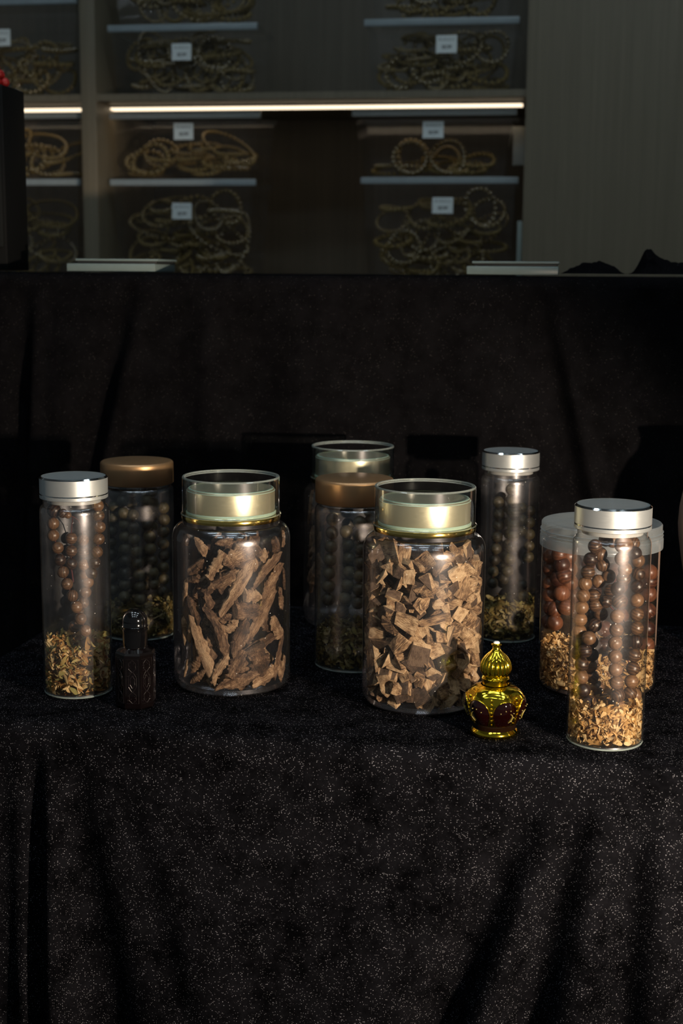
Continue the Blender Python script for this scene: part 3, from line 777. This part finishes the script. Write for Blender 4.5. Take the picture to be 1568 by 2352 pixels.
mala('H', 'reddish wooden mala hanging in the frosted-lid jar', [
    (-.75, [(220, 580), (225, 690), (228, 810), (232, 910), (240, 1015), (205, 1130), (272, 1140)]),
    (-.6, [(310, 560), (330, 650), (350, 745), (300, 770), (330, 890), (370, 1010), (272, 1030)]),
    (-.2, [(390, 580), (395, 690), (400, 800), (420, 910), (430, 1030)]),
    (-.3, [(690, 1190), (690, 1330), (680, 1440)]),
    (-.5, [(1070, 715), (1078, 790), (1085, 900), (1080, 1040), (1080, 1190), (1060, 1330)]),
    (.5, [(560, 640), (570, 760), (600, 880), (640, 1000), (800, 700), (820, 830), (820, 960), (830, 1080)])], .0078, 'bead_red', *Z7)
def hang(key, label, mat, r, cols, seed):
    """strings of beads hanging in a jar: cols = (x as a share of the radius, side, z top, z bottom)"""
    q = random.Random(seed); c, rad, tt = JARS[key]
    t = thing('bead_mala', label, 'bead string', c + Vector((0, 0, .004)))
    for (fx, fy, za, zb) in cols:
        z = za; P = []; ph = q.uniform(0, 6); am = q.uniform(.03, .14)
        while z > zb:
            x = fx + am * math.sin(ph + z * 38); y = fy + q.uniform(-.05, .05)
            k = math.hypot(x, y); lim = (rad - .0015 - r) / rad
            if k > lim: x, y = x / k * lim, y / k * lim
            p = Vector((c.x + x * rad, c.y + y * rad, TZ + z)); P.append(p); add_bead(t, p, r * q.uniform(.97, 1.03), mat); z -= r * 2.02
        cord(t, P)
hang('B', 'dark wooden mala, deepened for shade, hanging in the bronze-lid jar at the left', 'bead_shaded', .0064, [(-.62, -.45, .155, .05), (-.28, -.72, .150, .045), (.06, -.78, .135, .035), (.42, -.66, .150, .05), (.74, -.3, .14, .04), (-.3, .1, .155, .04), (.3, .2, .155, .04)], 3)
hang('E', 'dark wooden mala, deepened for shade, hanging in the bronze-lid jar between the chip jars', 'bead_shaded', .0066, [(-.60, -.42, .15, .06), (-.25, -.70, .14, .055), (.12, -.78, .15, .06), (.45, -.62, .15, .06), (-.2, .1, .155, .05), (.4, .2, .155, .05)], 7)
hang('G', 'dark wooden mala, deepened for shade, hanging in the slim silver-lid jar of the back row', 'bead_shaded', .0062, [(-.5, -.45, .15, .06), (-.05, -.72, .165, .075), (.35, -.62, .145, .11), (.62, -.3, .14, .085), (.0, .2, .15, .05), (.5, -.4, .06, .03)], 9)

# dried flowers: curled shreds nobody could count
def petals(key, label, mat, height, n, seed, size=(.006, .014), tilt=.0, slope=0.0):
    q = random.Random(seed); c, rad, tt = JARS[key]
    V, Fc = [], []
    rin = rad - .0016
    for i in range(n):
        L = q.uniform(*size); W = L * q.uniform(.16, .45); curl = q.uniform(-2.6, 2.6); tw = q.uniform(-1.2, 1.2)
        a = q.uniform(0, 2 * PI); rr = rin * math.sqrt(q.uniform(.0, 1.0)) if q.random() < .35 else rin - abs(q.gauss(0, .004)) - .001
        hh = height * (1 + .18 * noise.noise(Vector((math.cos(a) * 1.7, math.sin(a) * 1.7, seed)))) + slope * math.cos(a)
        z = .0045 + q.uniform(0, 1) ** .85 * hh
        p0 = Vector((rr * math.cos(a), rr * math.sin(a), z))
        X = Vector((q.gauss(0, 1), q.gauss(0, 1), q.gauss(0, .8))).normalized(); Y = X.orthogonal().normalized()
        Y = Matrix.Rotation(q.uniform(0, 6.3), 3, X) @ Y; Zv = X.cross(Y)
        base = len(V); ns = 5
        for k in range(ns + 1):
            u = k / ns; th = curl * (u - .5)
            x = (math.sin(th) / curl if abs(curl) > .05 else (u - .5)) * L; zz = ((1 - math.cos(th)) / curl if abs(curl) > .05 else 0) * L
            wd = W * math.sin(PI * (.08 + .84 * u)) ** .7 * .5
            tt_ = tw * (u - .5)
            for s_ in (-1, 0, 1):
                y = s_ * wd * math.cos(tt_); z2 = zz + s_ * wd * math.sin(tt_) + (wd * .35 if s_ == 0 else 0)
                v = p0 + X * x + Y * y + Zv * z2
                rho = math.hypot(v.x, v.y)
                if rho > rin: v.x *= rin / rho; v.y *= rin / rho
                v.z = max(v.z, .0034); V.append(v)
        for k in range(ns):
            for s_ in (0, 1):
                a0 = base + k * 3 + s_; Fc.append((a0, a0 + 1, a0 + 4, a0 + 3))
    me = bpy.data.meshes.new('dried_flowers'); me.from_pydata([tuple(v) for v in V], [], Fc); me.update(); me.materials.append(mat); me.shade_smooth()
    o = link('dried_flowers', me, None, c, None, 'stuff')
    tag(o, label, 'dried flowers')
petals('A', 'loose heap of tan and olive dried flowers in the far left slim jar', M['petal_mix'], .044, 900, 1, (.007, .017))
petals('I', 'bright tan dried petals in the slim jar nearest the camera at the right', M['petal_tan'], .032, 1500, 2, (.006, .016))
petals('H', 'brown curled dried petals in the frosted-lid jar', M['petal_tan'], .036, 2400, 3, (.006, .013))
petals('B', 'olive dried flowers in the bronze-lid jar at the left', M['petal_olive_shaded'], .028, 1300, 4, (.006, .014))
petals('E', 'shredded olive dried flowers in the bronze-lid jar between the chip jars', M['petal_olive_shaded'], .034, 1900, 5, (.006, .015))
petals('G', 'olive dried flowers in the slim silver-lid jar of the back row', M['petal_olive_shaded'], .036, 1200, 6, (.006, .014), 0, .006)

# ------------------------------------------------------------------ wood shards and chips
def shard_mesh(name, seed, hollow=0.3, blunt=0.2, hole=False):
    """unit shard: x -.5..+.5 along the grain, y -.5..+.5 wide, z thickness; tapered, gouged, rough"""
    q = random.Random(seed); nx, nc = 16, 12; V, Fc = [], []
    bend = q.uniform(-.12, .12); sk = q.uniform(-.25, .25); e0, e1 = q.uniform(.02, blunt), q.uniform(.02, blunt)
    kn = [q.uniform(.66, 1.10) for _ in range(nx + 1)]; kn2 = [q.uniform(.66, 1.10) for _ in range(nx + 1)]
    for i in range(nx + 1):
        u = i / nx
        wv = (math.sin(PI * u) ** .42) * (1 + sk * (u - .5) * 2)
        if u < .15: wv = max(wv, e0 * 2)
        if u > .85: wv = max(wv, e1 * 2)
        wv *= kn[i] * .5
        for k in range(nc):
            a = 2 * PI * k / nc
            y = math.cos(a) * wv * (kn2[i] / kn[i] if math.cos(a) < 0 else 1); z = math.sin(a) * .5 * (.35 + wv * 1.1)
            if math.sin(a) < 0: z *= .35
            z -= hollow * (y * y) * 2.2
            if math.sin(a) > .3: z += hollow * -.25 * g(y / .12) * math.sin(PI * u)
            nv = noise.noise_vector(Vector((u * 3.0, math.cos(a) * 1.2, math.sin(a) * 1.2 + seed * 3.7)))
            V.append((u - .5 + nv.x * .025 + .05 * math.cos(a + seed) * (1 if i in (0, nx) else 0), y + bend * math.sin(PI * u) * .6 + nv.y * .07, z + nv.z * .13))
    for i in range(nx):
        for k in range(nc):
            Fc.append((i * nc + k, i * nc + (k + 1) % nc, (i + 1) * nc + (k + 1) % nc, (i + 1) * nc + k))
    Fc.append(tuple(range(nc))); Fc.append(tuple(range(nx * nc, (nx + 1) * nc)))
    return mesh_from(name, V, Fc, M['shard'], True, 38)
SH = [shard_mesh('wood_shard', s, q_, b_) for s, q_, b_ in ((1, .2, .22), (2, .5, .3), (3, .1, .4), (4, .6, .2), (5, .3, .5), (6, .4, .2), (7, .15, .3), (8, .7, .4), (9, .35, .6), (10, .25, .8))]
RS = random.Random(21)
def contain(o, c, rad, top=.158):
    """push a piece inward and up until every corner lies inside the jar"""
    for _ in range(3):
        mw = o.matrix_world
        worst = 0; wdir = Vector((0, 0, 0)); zmin = 9; zmax = -9
        for v in o.data.vertices:
            p = mw @ v.co; h = p.z - TZ
            lim = rad - .0014
            if h < .008: lim -= .008 - max(h, 0)
            if h > .140: lim -= (h - .140) * .55
            q_ = Vector((p.x - c.x, p.y - c.y, 0)); e = q_.length - lim
            if e > worst: worst = e; wdir = q_.normalized()
            zmin = min(zmin, h); zmax = max(zmax, h)
        dz = max(0, .0034 - zmin) - max(0, zmax - top)
        if worst <= 0 and dz == 0: break
        o.matrix_world = Matrix.Translation(wdir * -worst + Vector((0, 0, dz))) @ mw
def put_shard(key, px, py, L, W, ang, depth=0.0, me=None, label=None, group=None, thick=None):
    c, rad, tt = JARS[key]
    ca, sa = abs(math.cos(ang)), abs(math.sin(ang))
    hx = min(ca * L / 2 + sa * W / 2 * .6, rad * .8)
    rr = math.sqrt((rad - .003) ** 2 - hx * hx) - .0035 - depth
    p = in_jar(key, px, py, -1, rad - rr - .0012)
    n_ = Vector((p.x - c.x, p.y - c.y, 0)).normalized()
    h_ = Vector((-n_.y, n_.x, 0)); 
    if h_.dot(Vector((1, 0, 0))) < 0: h_ = -h_
    ax = h_ * math.cos(ang) + Vector((0, 0, 1)) * math.sin(ang)
    ax = (ax + n_ * RS.uniform(-.12, .05)).normalized()
    y = n_.cross(ax).normalized(); z = ax.cross(y)
    y2 = (y * math.cos(.25) + z * math.sin(RS.uniform(-.3, .3))).normalized(); z2 = ax.cross(y2).normalized(); y2 = z2.cross(ax)
    hv = sa * L / 2 + ca * W / 2
    p.z = max(TZ + .004 + hv * .92, min(TZ + .150 - hv * .85, p.z))
    o = link('wood_shard', me or RS.choice(SH))
    o.matrix_world = frame(ax, y2, z2, p) @ Matrix.Diagonal((L, W, thick or W * .62, 1))
    contain(o, c, rad)
    tag(o, label, 'wood shard', group); return o
Z4 = (380, 1040, 320 / 1254.0); KM = Z4[2] / F * 1.31
SHL = [(300, 840, 185, 95, -60, 1), (270, 1025, 250, 90, 38, 3), (455, 1020, 270, 95, 60, 4), (690, 890, 330, 200, 28, 8), (865, 925, 150, 60, -60, 0), (1000, 800, 270, 130, -40, 6), (1060, 720, 170, 95, -50, 2),
       (500, 1150, 250, 115, 32, 7), (650, 1200, 560, 120, 58, 0), (910, 1060, 420, 100, 38, 5), (955, 1150, 400, 110, 42, 2), (740, 1420, 260, 170, -5, 9), (780, 1290, 160, 120, -10, 9), (860, 1450, 540, 120, 56, 0),
       (1030, 1310, 190, 105, 80, 6), (440, 1520, 290, 110, -58, 5), (345, 1790, 640, 130, -70, 0), (515, 1690, 320, 115, -78, 3), (668, 1665, 350, 120, 68, 5), (825, 1735, 560, 85, 18, 2), (990, 1560, 230, 130, -50, 8),
       (1010, 1830, 390, 100, 66, 6), (840, 1870, 270, 180, -72, 9), (640, 1910, 270, 115, 65, 4), (495, 1930, 270, 80, 58, 5), (900, 2120, 350, 130, 18, 6), (690, 2070, 310, 110, 22, 2), (1040, 1990, 190, 95, 62, 7),
       (380, 1330, 170, 80, -75, 1), (250, 1420, 270, 100, -58, 5), (190, 1930, 170, 60, 80, 0), (275, 1900, 210, 70, 60, 2), (300, 2010, 210, 70, 40, 6), (1070, 1130, 210, 80, 80, 0), (545, 1490, 110, 65, 40, 9),
       (595, 1560, 150, 80, 45, 3), (245, 1130, 160, 70, 20, 7), (190, 680, 110, 65, 60, 8), (530, 660, 150, 70, 5, 1), (1070, 1900, 170, 80, -70, 3), (560, 2090, 260, 70, 30, 5), (180, 1250, 260, 80, 75, 0), (170, 1600, 240, 80, -80, 3)]
SPECIAL = {3: 'broad plate-like shard near the top of the dark shard jar', 8: 'long straight shard slanting up through the middle of the dark shard jar', 16: 'longest grooved shard, pointing down at the left of the dark shard jar',
           19: 'thin bar-like shard lying nearly level low in the dark shard jar', 25: 'leaf-shaped shard lying at the bottom right of the dark shard jar', 11: 'broad curved flake at the centre of the dark shard jar'}
for i, (x, y, L, W, a, m) in enumerate(SHL):
    put_shard('C', Z4[0] + x * Z4[2], Z4[1] + y * Z4[2], L * KM * 1.04, W * KM * 1.22, R(a), .0005 * (i % 3), SH[m], SPECIAL.get(i, 'dark brown wood shard packed in the wide jar at the left of centre'), 'shards in the dark shard jar')
for i in range(44):                          # the heart of the pile
    put_shard('C', RS.uniform(425, 645), RS.uniform(1225, 1590), RS.uniform(.024, .036), RS.uniform(.011, .016), RS.uniform(-1.5, 1.5), RS.uniform(.020, .040), None, 'dark brown wood shard packed in the wide jar at the left of centre', 'shards in the dark shard jar')
for i in range(52):                          # a second layer seen through the gaps
    put_shard('C', RS.uniform(425, 645), RS.uniform(1222, 1590), RS.uniform(.022, .036), RS.uniform(.009, .015), RS.uniform(-1.5, 1.5), RS.uniform(.008, .018), None, 'dark brown wood shard packed in the wide jar at the left of centre', 'shards in the dark shard jar')
for i in range(16):                          # the hidden jar at the back
    put_shard('D', RS.uniform(700, 735) if i < 11 else RS.uniform(860, 905), 1130 + 20 * i, RS.uniform(.028, .045), RS.uniform(.012, .018), RS.uniform(.5, 1.5), .001, None, 'pale wood shard in the hidden jar at the very back', 'shards in the hidden back jar')

def chunk_mesh(seed, flat=.5):
    """a split block of wood: a skewed slab or wedge with flat faces; some keep a dark bark face"""
    q = random.Random(seed); bm = bmesh.new()
    kind = seed % 4
    L, W = q.uniform(1.0, 1.45), q.uniform(.72, 1.0)
    if kind == 3: base = [(-.5, -.5), (.5, -.42), (-.1, .5)]
    elif kind == 2: base = [(-.5, -.3), (0, -.5), (.5, -.2), (.42, .42), (-.3, .5)]
    else: base = [(-.5, -.5), (.5, -.5), (.5, .5), (-.5, .5)]
    for zz in (-.5, .5):
        ox, oy, k = q.uniform(-.14, .14), q.uniform(-.14, .14), q.uniform(.72, 1.0)
        for (x, y) in base:
            bm.verts.new(((x * k + q.uniform(-.13, .13)) * L + ox, (y * k + q.uniform(-.13, .13)) * W + oy, zz * flat * q.uniform(.5, 1.2) + .1 * x))
    bmesh.ops.convex_hull(bm, input=bm.verts[:])
    bmesh.ops.dissolve_limit(bm, angle_limit=R(7), verts=bm.verts[:], edges=bm.edges[:])
    bmesh.ops.bevel(bm, geom=bm.edges[:], offset=.02, segments=1, affect='EDGES')
    bmesh.ops.recalc_face_normals(bm, faces=bm.faces)
    me = bpy.data.meshes.new('wood_chip')
    for f_ in bm.faces:
        f_.material_index = 1 if (seed % 5 < 2 and f_.normal.z > .75) else 0
    bm.to_mesh(me); bm.free(); me.materials.append(M['chip']); me.materials.append(M['bark'])
    return me
CH = [chunk_mesh(s_, f_) for s_, f_ in ((1, .4), (2, .55), (3, .4), (4, .7), (5, .45), (6, .35), (7, .6), (8, .3), (9, .5), (10, .4), (11, .65), (12, .35), (13, .5), (14, .42), (15, .6), (16, .35), (17, .5), (18, .32), (19, .5), (20, .4))]
RC = random.Random(33)
cF, rF, _t = JARS['F']
view_a = math.atan2(-cF.y, -cF.x)
def put_chip(p, n_, S_, me=None, tiltm=.55, sx=1.0, label=None, spin=None):
    up = Vector((0, 0, 1)); h_ = up.cross(n_).normalized()
    z = (n_ + h_ * RC.gauss(0, tiltm) + up * RC.gauss(0, tiltm)).normalized()
    x = (h_ - z * h_.dot(z)).normalized(); x = Matrix.Rotation(RC.uniform(0, 6.3) if spin is None else spin, 3, z) @ x; y = z.cross(x)
    o = link('wood_chip', me or RC.choice(CH)); o.matrix_world = frame(x, y, z, p) @ Matrix.Diagonal((S_ * sx, S_, S_, 1))
    contain(o, cF, rF)
    tag(o, label or 'small chunky tan wood chip packed in the jar beside the gold bottle', 'wood chip', 'chips in the chunky chip jar'); return o
HAND = []
def spread(n, zr, ar, rr, size, mind, tilt, keep=True):
    pts = []
    for tr in range(n * 40):
        if len(pts) >= n: break
        a = view_a + RC.uniform(-ar, ar); z = RC.uniform(*zr)
        if keep and any(((a - ha + PI) % (2 * PI) - PI) ** 2 * rF * rF + (z - hz) ** 2 < hr * hr for ha, hz, hr in HAND): continue
        if all((a - b) ** 2 * rF * rF + (z - c) ** 2 > mind * mind for b, c in pts): pts.append((a, z))
    for a, z in pts:
        S_ = RC.uniform(*size); n_ = Vector((math.cos(a), math.sin(a), 0))
        sh = .0
        if z > .128: sh = (z - .128) * .45
        p = Vector((cF.x, cF.y, TZ + z)) + n_ * (rr - sh - S_ * .18 - RC.uniform(0, .004))
        put_chip(p, n_, S_, None, tilt, RC.choice((1, 1, 1, 1.25, 1.5)))
# a few that stand out in the photograph, then the packed rest
def chip_px(px, py, S_, me, spin, label, depth=0.0, sx=1.0):
    p = in_jar('F', px, py, -1, .0025 + S_ * .17 + depth); HAND.append((math.atan2(p.y - cF.y, p.x - cF.x), p.z - TZ, S_ * .5 + .0035)); n_ = Vector((p.x - cF.x, p.y - cF.y, 0)).normalized()
    return put_chip(p, n_, S_, me, .05, sx, label, spin)
chip_px(884, 1268, .024, CH[7], .25, 'large square chip with combed grain at the top left of the chunky chip jar')
chip_px(938, 1432, .017, CH[8], -.4, 'pale striped chip at the centre of the chunky chip jar')
chip_px(965, 1500, .017, CH[4], 1.3, 'dark grey-brown angular chip low in the chunky chip jar')
chip_px(1003, 1424, .0095, CH[8], .2, 'long pale splinter lying level right of centre in the chunky chip jar', 0, 2.4)
chip_px(1047, 1320, .014, CH[12], .6, 'pale pinkish block-shaped chip at the upper right of the chunky chip jar')
chip_px(918, 1482, .020, CH[3], .8, 'broad brown chip left of the dark one in the chunky chip jar')
chip_px(985, 1326, .012, CH[10], -.7, 'narrow pale wedge-shaped chip above the centre of the chunky chip jar', 0, 1.5)
spread(178, (.009, .147), 1.8, rF - .0042, (.0105, .0170), .0090, .60)
spread(80, (.008, .140), 1.8, rF - .012, (.013, .020), .0125, .75, False)
spread(30, (.010, .135), PI, rF - .024, (.02, .027), .018, .7, False)

# ------------------------------------------------------------------ black octagonal perfume bottle
cJ = base_at(313, 1631, .0165)
J = thing('perfume_bottle', 'small black octagonal perfume bottle with a domed cap, by the far left slim jar', 'bottle', cJ, 0)
def oct_prof(prof, rot, mat, name):
    v, f = [], []
    for (r_, z) in prof:
        for k in range(8):
            a = rot + k * PI / 4; v.append((r_ * math.cos(a), r_ * math.sin(a), z))
    n = len(prof)
    for i in range(n - 1):
        for k in range(8): f.append((i * 8 + k, i * 8 + (k + 1) % 8, (i + 1) * 8 + (k + 1) % 8, (i + 1) * 8 + k))
    f.append(tuple(range(8))); f.append(tuple(range((n - 1) * 8, n * 8)))
    return mesh_from(name, v, f, mat, True, 20)
M['dark_glass'] = plain('dark_red_black_glass', (0.0016, 0.0009, 0.0010), 0.20, 0.0, Coat_Weight=0.6, Coat_Roughness=0.03, nscale=700.0, var=0.8)
ROT = -PI / 2 + R(12) - R(math.degrees(math.atan2(cJ.x, cJ.y)))
RO = .0184
link('bottle_body', oct_prof([(RO - .0012, .0003), (RO, .0016), (RO, .0500), (RO - .0012, .0520), (RO - .006, .0542), (.0115, .0548)], ROT, M['dark_glass'], 'bottle_body'), J)
link('neck', lathe('neck', [(.0105, .0546), (.0105, .0570), (.0098, .0572)], M['black_gloss'], 48), J)
dome = [(0.0108, .0725), (.0116, .0732), (.0117, .0738), (.0112, .0744)] + [(.0112 * math.cos(a), .0785 + .0112 * math.sin(a)) for a in [i * PI / 2 / 10 for i in range(0, 10)]] + [(0, .0897)]
cap = link('cap', lathe('cap', [(.0102, .0565), (.0111, .0566), (.0112, .0572), (.0112, .0700), (.0108, .0704), (.0108, .0725)] + dome[1:], M['black_gloss'], 64, None, 40), J)
link('cap_ring', lathe('cap_ring', [(.0110, .0700), (.0116, .0704), (.0116, .0712), (.0110, .0716)], M['black_gloss'], 64), cap)
# engraved ogee frames on each face
M['engrave'] = plain('etched_glass', (0.006, 0.0042, 0.005), 0.34, 0.0, nscale=1500.0, var=1.2)
app = RO * math.cos(PI / 8); half = RO * math.sin(PI / 8)
for k in range(8):
    am = ROT + k * PI / 4 + PI / 8
    n_ = Vector((math.cos(am), math.sin(am), 0)); h_ = Vector((-n_.y, n_.x, 0))
    parts = []
    def P(x, z, e=.00005): return n_ * (app + e) + h_ * (x * half) + Vector((0, 0, z))
    def loop_curve(zc, hz, wx, wig):
        pts = []
        for i in range(40):
            a = 2 * PI * i / 40
            pts.append(P(wx * math.cos(a) * (1 - wig * math.cos(4 * a)), zc + hz * math.sin(a) * (1 + wig * math.cos(4 * a))))
        return tube_data(pts, .00022, 5, True)
    parts.append(tube_data([P(-.80, .006), P(.80, .006), P(.80, .047), P(-.80, .047)], .00022, 5, True))
    parts.append(loop_curve(.0260, .0085, .55, .10)); parts.append(loop_curve(.0260, .0050, .32, .18))
    parts.append(loop_curve(.0405, .0048, .5, .16)); parts.append(loop_curve(.0115, .0045, .5, .16))
    for i in range(26):
        parts.append(sphere_data(P(RN.uniform(-.72, .72), RN.choice((RN.uniform(.006, .012), RN.uniform(.03, .046), RN.uniform(.006, .046)))), .0003, 5, 4))
    v, f = joined(*parts)
    link('engraved_panel', mesh_from('engraved_panel', v, f, M['engrave'], True, 60), J)

# ------------------------------------------------------------------ gold crown perfume bottle
cK = base_at(1134, 1702, .0205)
K = thing('perfume_bottle', 'ornate gold perfume bottle with dark red panels and an onion-dome stopper', 'bottle', cK, 0)
KR = -PI / 2 - math.atan2(cK.x, cK.y) - R(7)          # the rib that faces the camera
def lobes(a, z):
    if z < .011 or z > .0440: return 1.0
    f = math.sin(PI * (z - .011) / .0330) ** .6
    return 1 - .085 * f * (abs(math.cos(3 * (a - KR))) ** 2.4)
body_p = [(.0120, .0004), (.0190, .0004), (.0204, .0018), (.0206, .0034), (.0196, .0052), (.0186, .0066), (.0184, .0082), (.0190, .0098), (.0188, .0112)]
bulge = [(.0188, .0112), (.0206, .0140), (.0226, .0172), (.0243, .0208), (.0254, .0245), (.0258, .0280), (.0256, .0312), (.0248, .0344), (.0232, .0374), (.0207, .0401), (.0172, .0424), (.0122, .0440)]
def prof_r(z):
    for (r0, z0), (r1, z1) in zip(bulge, bulge[1:]):
        if z0 <= z <= z1: return r0 + (r1 - r0) * (z - z0) / (z1 - z0)
    return bulge[0][0]
M['amber'] = plain('amber_red_glass', (0.005, 0.0006, 0.0005), 0.04, 0.0, Coat_Weight=1.0, Coat_Roughness=0.02)
M['amber_clear'] = plain('amber_foot_glass', (0.008, 0.0035, 0.0015), 0.06, 0.0, Coat_Weight=1.0)
link('foot', lathe('foot', body_p[:6], M['gold'], 96, None, 40), K)
link('waist', lathe('waist', body_p[5:], M['amber_clear'], 96, None, 60), K)
fine = [(prof_r(.0112 + .0327 * i / 44), .0112 + .0327 * i / 44) for i in range(45)]
link('gold_body', lathe('gold_body', fine, M['gold'], 144, lobes, 60), K)
for k in range(6):
    ac = KR + PI / 6 + k * PI / 3
    V, Fc = [], []
    NU, NV = 16, 18
    def surf(u, v, e):                      # u -1..1 across, v 0..1 up an arched panel
        zz = .0120 + .0228 * v
        wdt = R(26.5) * (1.0 if v < .45 else math.sqrt(max(0, 1 - ((v - .45) / .555) ** 2))) * (.80 + .20 * min(1, v / .35))
        a = ac + u * wdt
        r_ = prof_r(zz) * lobes(a, zz) + e
        return Vector((r_ * math.cos(a), r_ * math.sin(a), zz))
    for j in range(NV + 1):
        for i in range(NU + 1):
            u, v = i / NU * 2 - 1, j / NV
            V.append(surf(u, v, .0002 + .0010 * (1 - u * u) * math.sin(PI * (.1 + .8 * v))))
    for j in range(NV):
        for i in range(NU):
            q_ = j * (NU + 1) + i; Fc.append((q_, q_ + 1, q_ + NU + 2, q_ + NU + 1))
    pn = link('red_panel', mesh_from('red_panel', V, Fc, M['amber'], True, 80), K)
    rim = [surf(-1, v / 14, .0003) for v in range(14)] + [surf(i / 8 - 1, .995, .0003) for i in range(0, 17, 4)] + [surf(1, v / 14, .0003) for v in range(13, -1, -1)]
    link('gold_rim', tube('gold_rim', rim, .00042, M['gold'], 6), pn)
    # crescent and dots
    dirn = 1 if k % 2 else -1
    def pt(x, y, e=.0013): return surf(dirn * x, .42 + y, e * (1 - x * x) + .0003)
    cr = [pt(.42 * math.cos(a) - .1, .20 * math.sin(a) - .05) for a in [R(110 + i * 14) for i in range(11)]]
    parts = [tube_data(cr, lambda t_: .00012 + .00055 * math.sin(PI * t_), 6)]
    for i, a in enumerate((R(40), R(75), R(110), R(150), R(185), R(215))):
        parts.append(sphere_data(pt(.66 * math.cos(a) - .06, .31 * math.sin(a) - .03), .0005, 7, 5))
    v, f = joined(*parts); link('gold_motif', mesh_from('gold_motif', v, f, M['gold_paint']), pn)
    # studs down the rib
    ar = KR + k * PI / 3
    parts = [sphere_data((prof_r(z) * lobes(ar, z) * math.cos(ar), prof_r(z) * lobes(ar, z) * math.sin(ar), z), s_, 9, 6) for z, s_ in ((.0135, .0009), (.0175, .0012), (.0215, .0010), (.0248, .0013), (.0285, .0011), (.0320, .0012), (.0352, .0015))]
    v, f = joined(*parts); link('rib_studs', mesh_from('rib_studs', v, f, M['gold']), K)
st = link('neck_band', lathe('neck_band', [(.0108, .0430), (.0114, .0434), (.0116, .0440), (.0116, .0484), (.0119, .0490), (.0119, .0497), (.0113, .0502), (.0115, .0508), (.0108, .0515)], M['gold'], 96, None, 40), K)
def flute(a, z):
    f = max(0, min(1, (z - .0518) / .004)) * max(0, min(1, (.0738 - z) / .006))
    return 1 + .055 * f * (abs(math.sin(9 * (a - KR))) * 2 - 1)
onion = [(.0104, .0510), (.0113, .0524), (.0122, .0546), (.0128, .0573), (.0128, .0600), (.0122, .0628), (.0110, .0655), (.0093, .0681), (.0072, .0705), (.0052, .0725), (.0038, .0740), (.0032, .0752), (.0031, .0772), (.0040, .0780), (.0044, .0786), (.0042, .0793), (.0032, .0797), (0, .0797)]
link('onion_dome', lathe('onion_dome', onion, M['gold'], 180, flute, 50), K)
link('crystal', lathe('crystal', [(.0026, .0797), (.0029, .0802), (.0020, .0813), (0, .0817)], M['crystal'], 10, None, 10), K)

# ------------------------------------------------------------------ brown urn cut by the right edge of the frame
pu = at_z(1646, 1486, TZ)
URN = [(.020, .0), (.0245, .001), (.0265, .010), (.0305, .035), (.0360, .065), (.0415, .095), (.0452, .118), (.0464, .132), (.0455, .150), (.0420, .170), (.0355, .186), (.0270, .196), (.0240, .204), (.0250, .212), (.0275, .217), (.0262, .219), (.0225, .212), (.0215, .204), (.0300, .180), (.0380, .150), (.0340, .07), (.020, .010), (0, .008)]
def ribbed():
    t = NT('brown_turned_wood')
    tc = t.n('TexCoord').outputs['Object']
    wv = t.n('TexWave', {'wave_type': 'BANDS', 'bands_direction': 'Z'}, Vector=tc, Scale=420.0, Distortion=0.6)
    c = t.ramp(wv.outputs['Fac'], [(0.0, (0.24, 0.155, 0.115)), (1.0, (0.29, 0.19, 0.145))])
    p = t.n('BsdfPrincipled', Base_Color=c, Roughness=0.65)
    return t.done(p.outputs[0])
tag(link('urn', lathe('urn', URN, ribbed(), 80, None, 50), None, pu), 'brown rounded vessel cut off by the right edge of the picture', 'vessel')
bpy.context.view_layer.update()
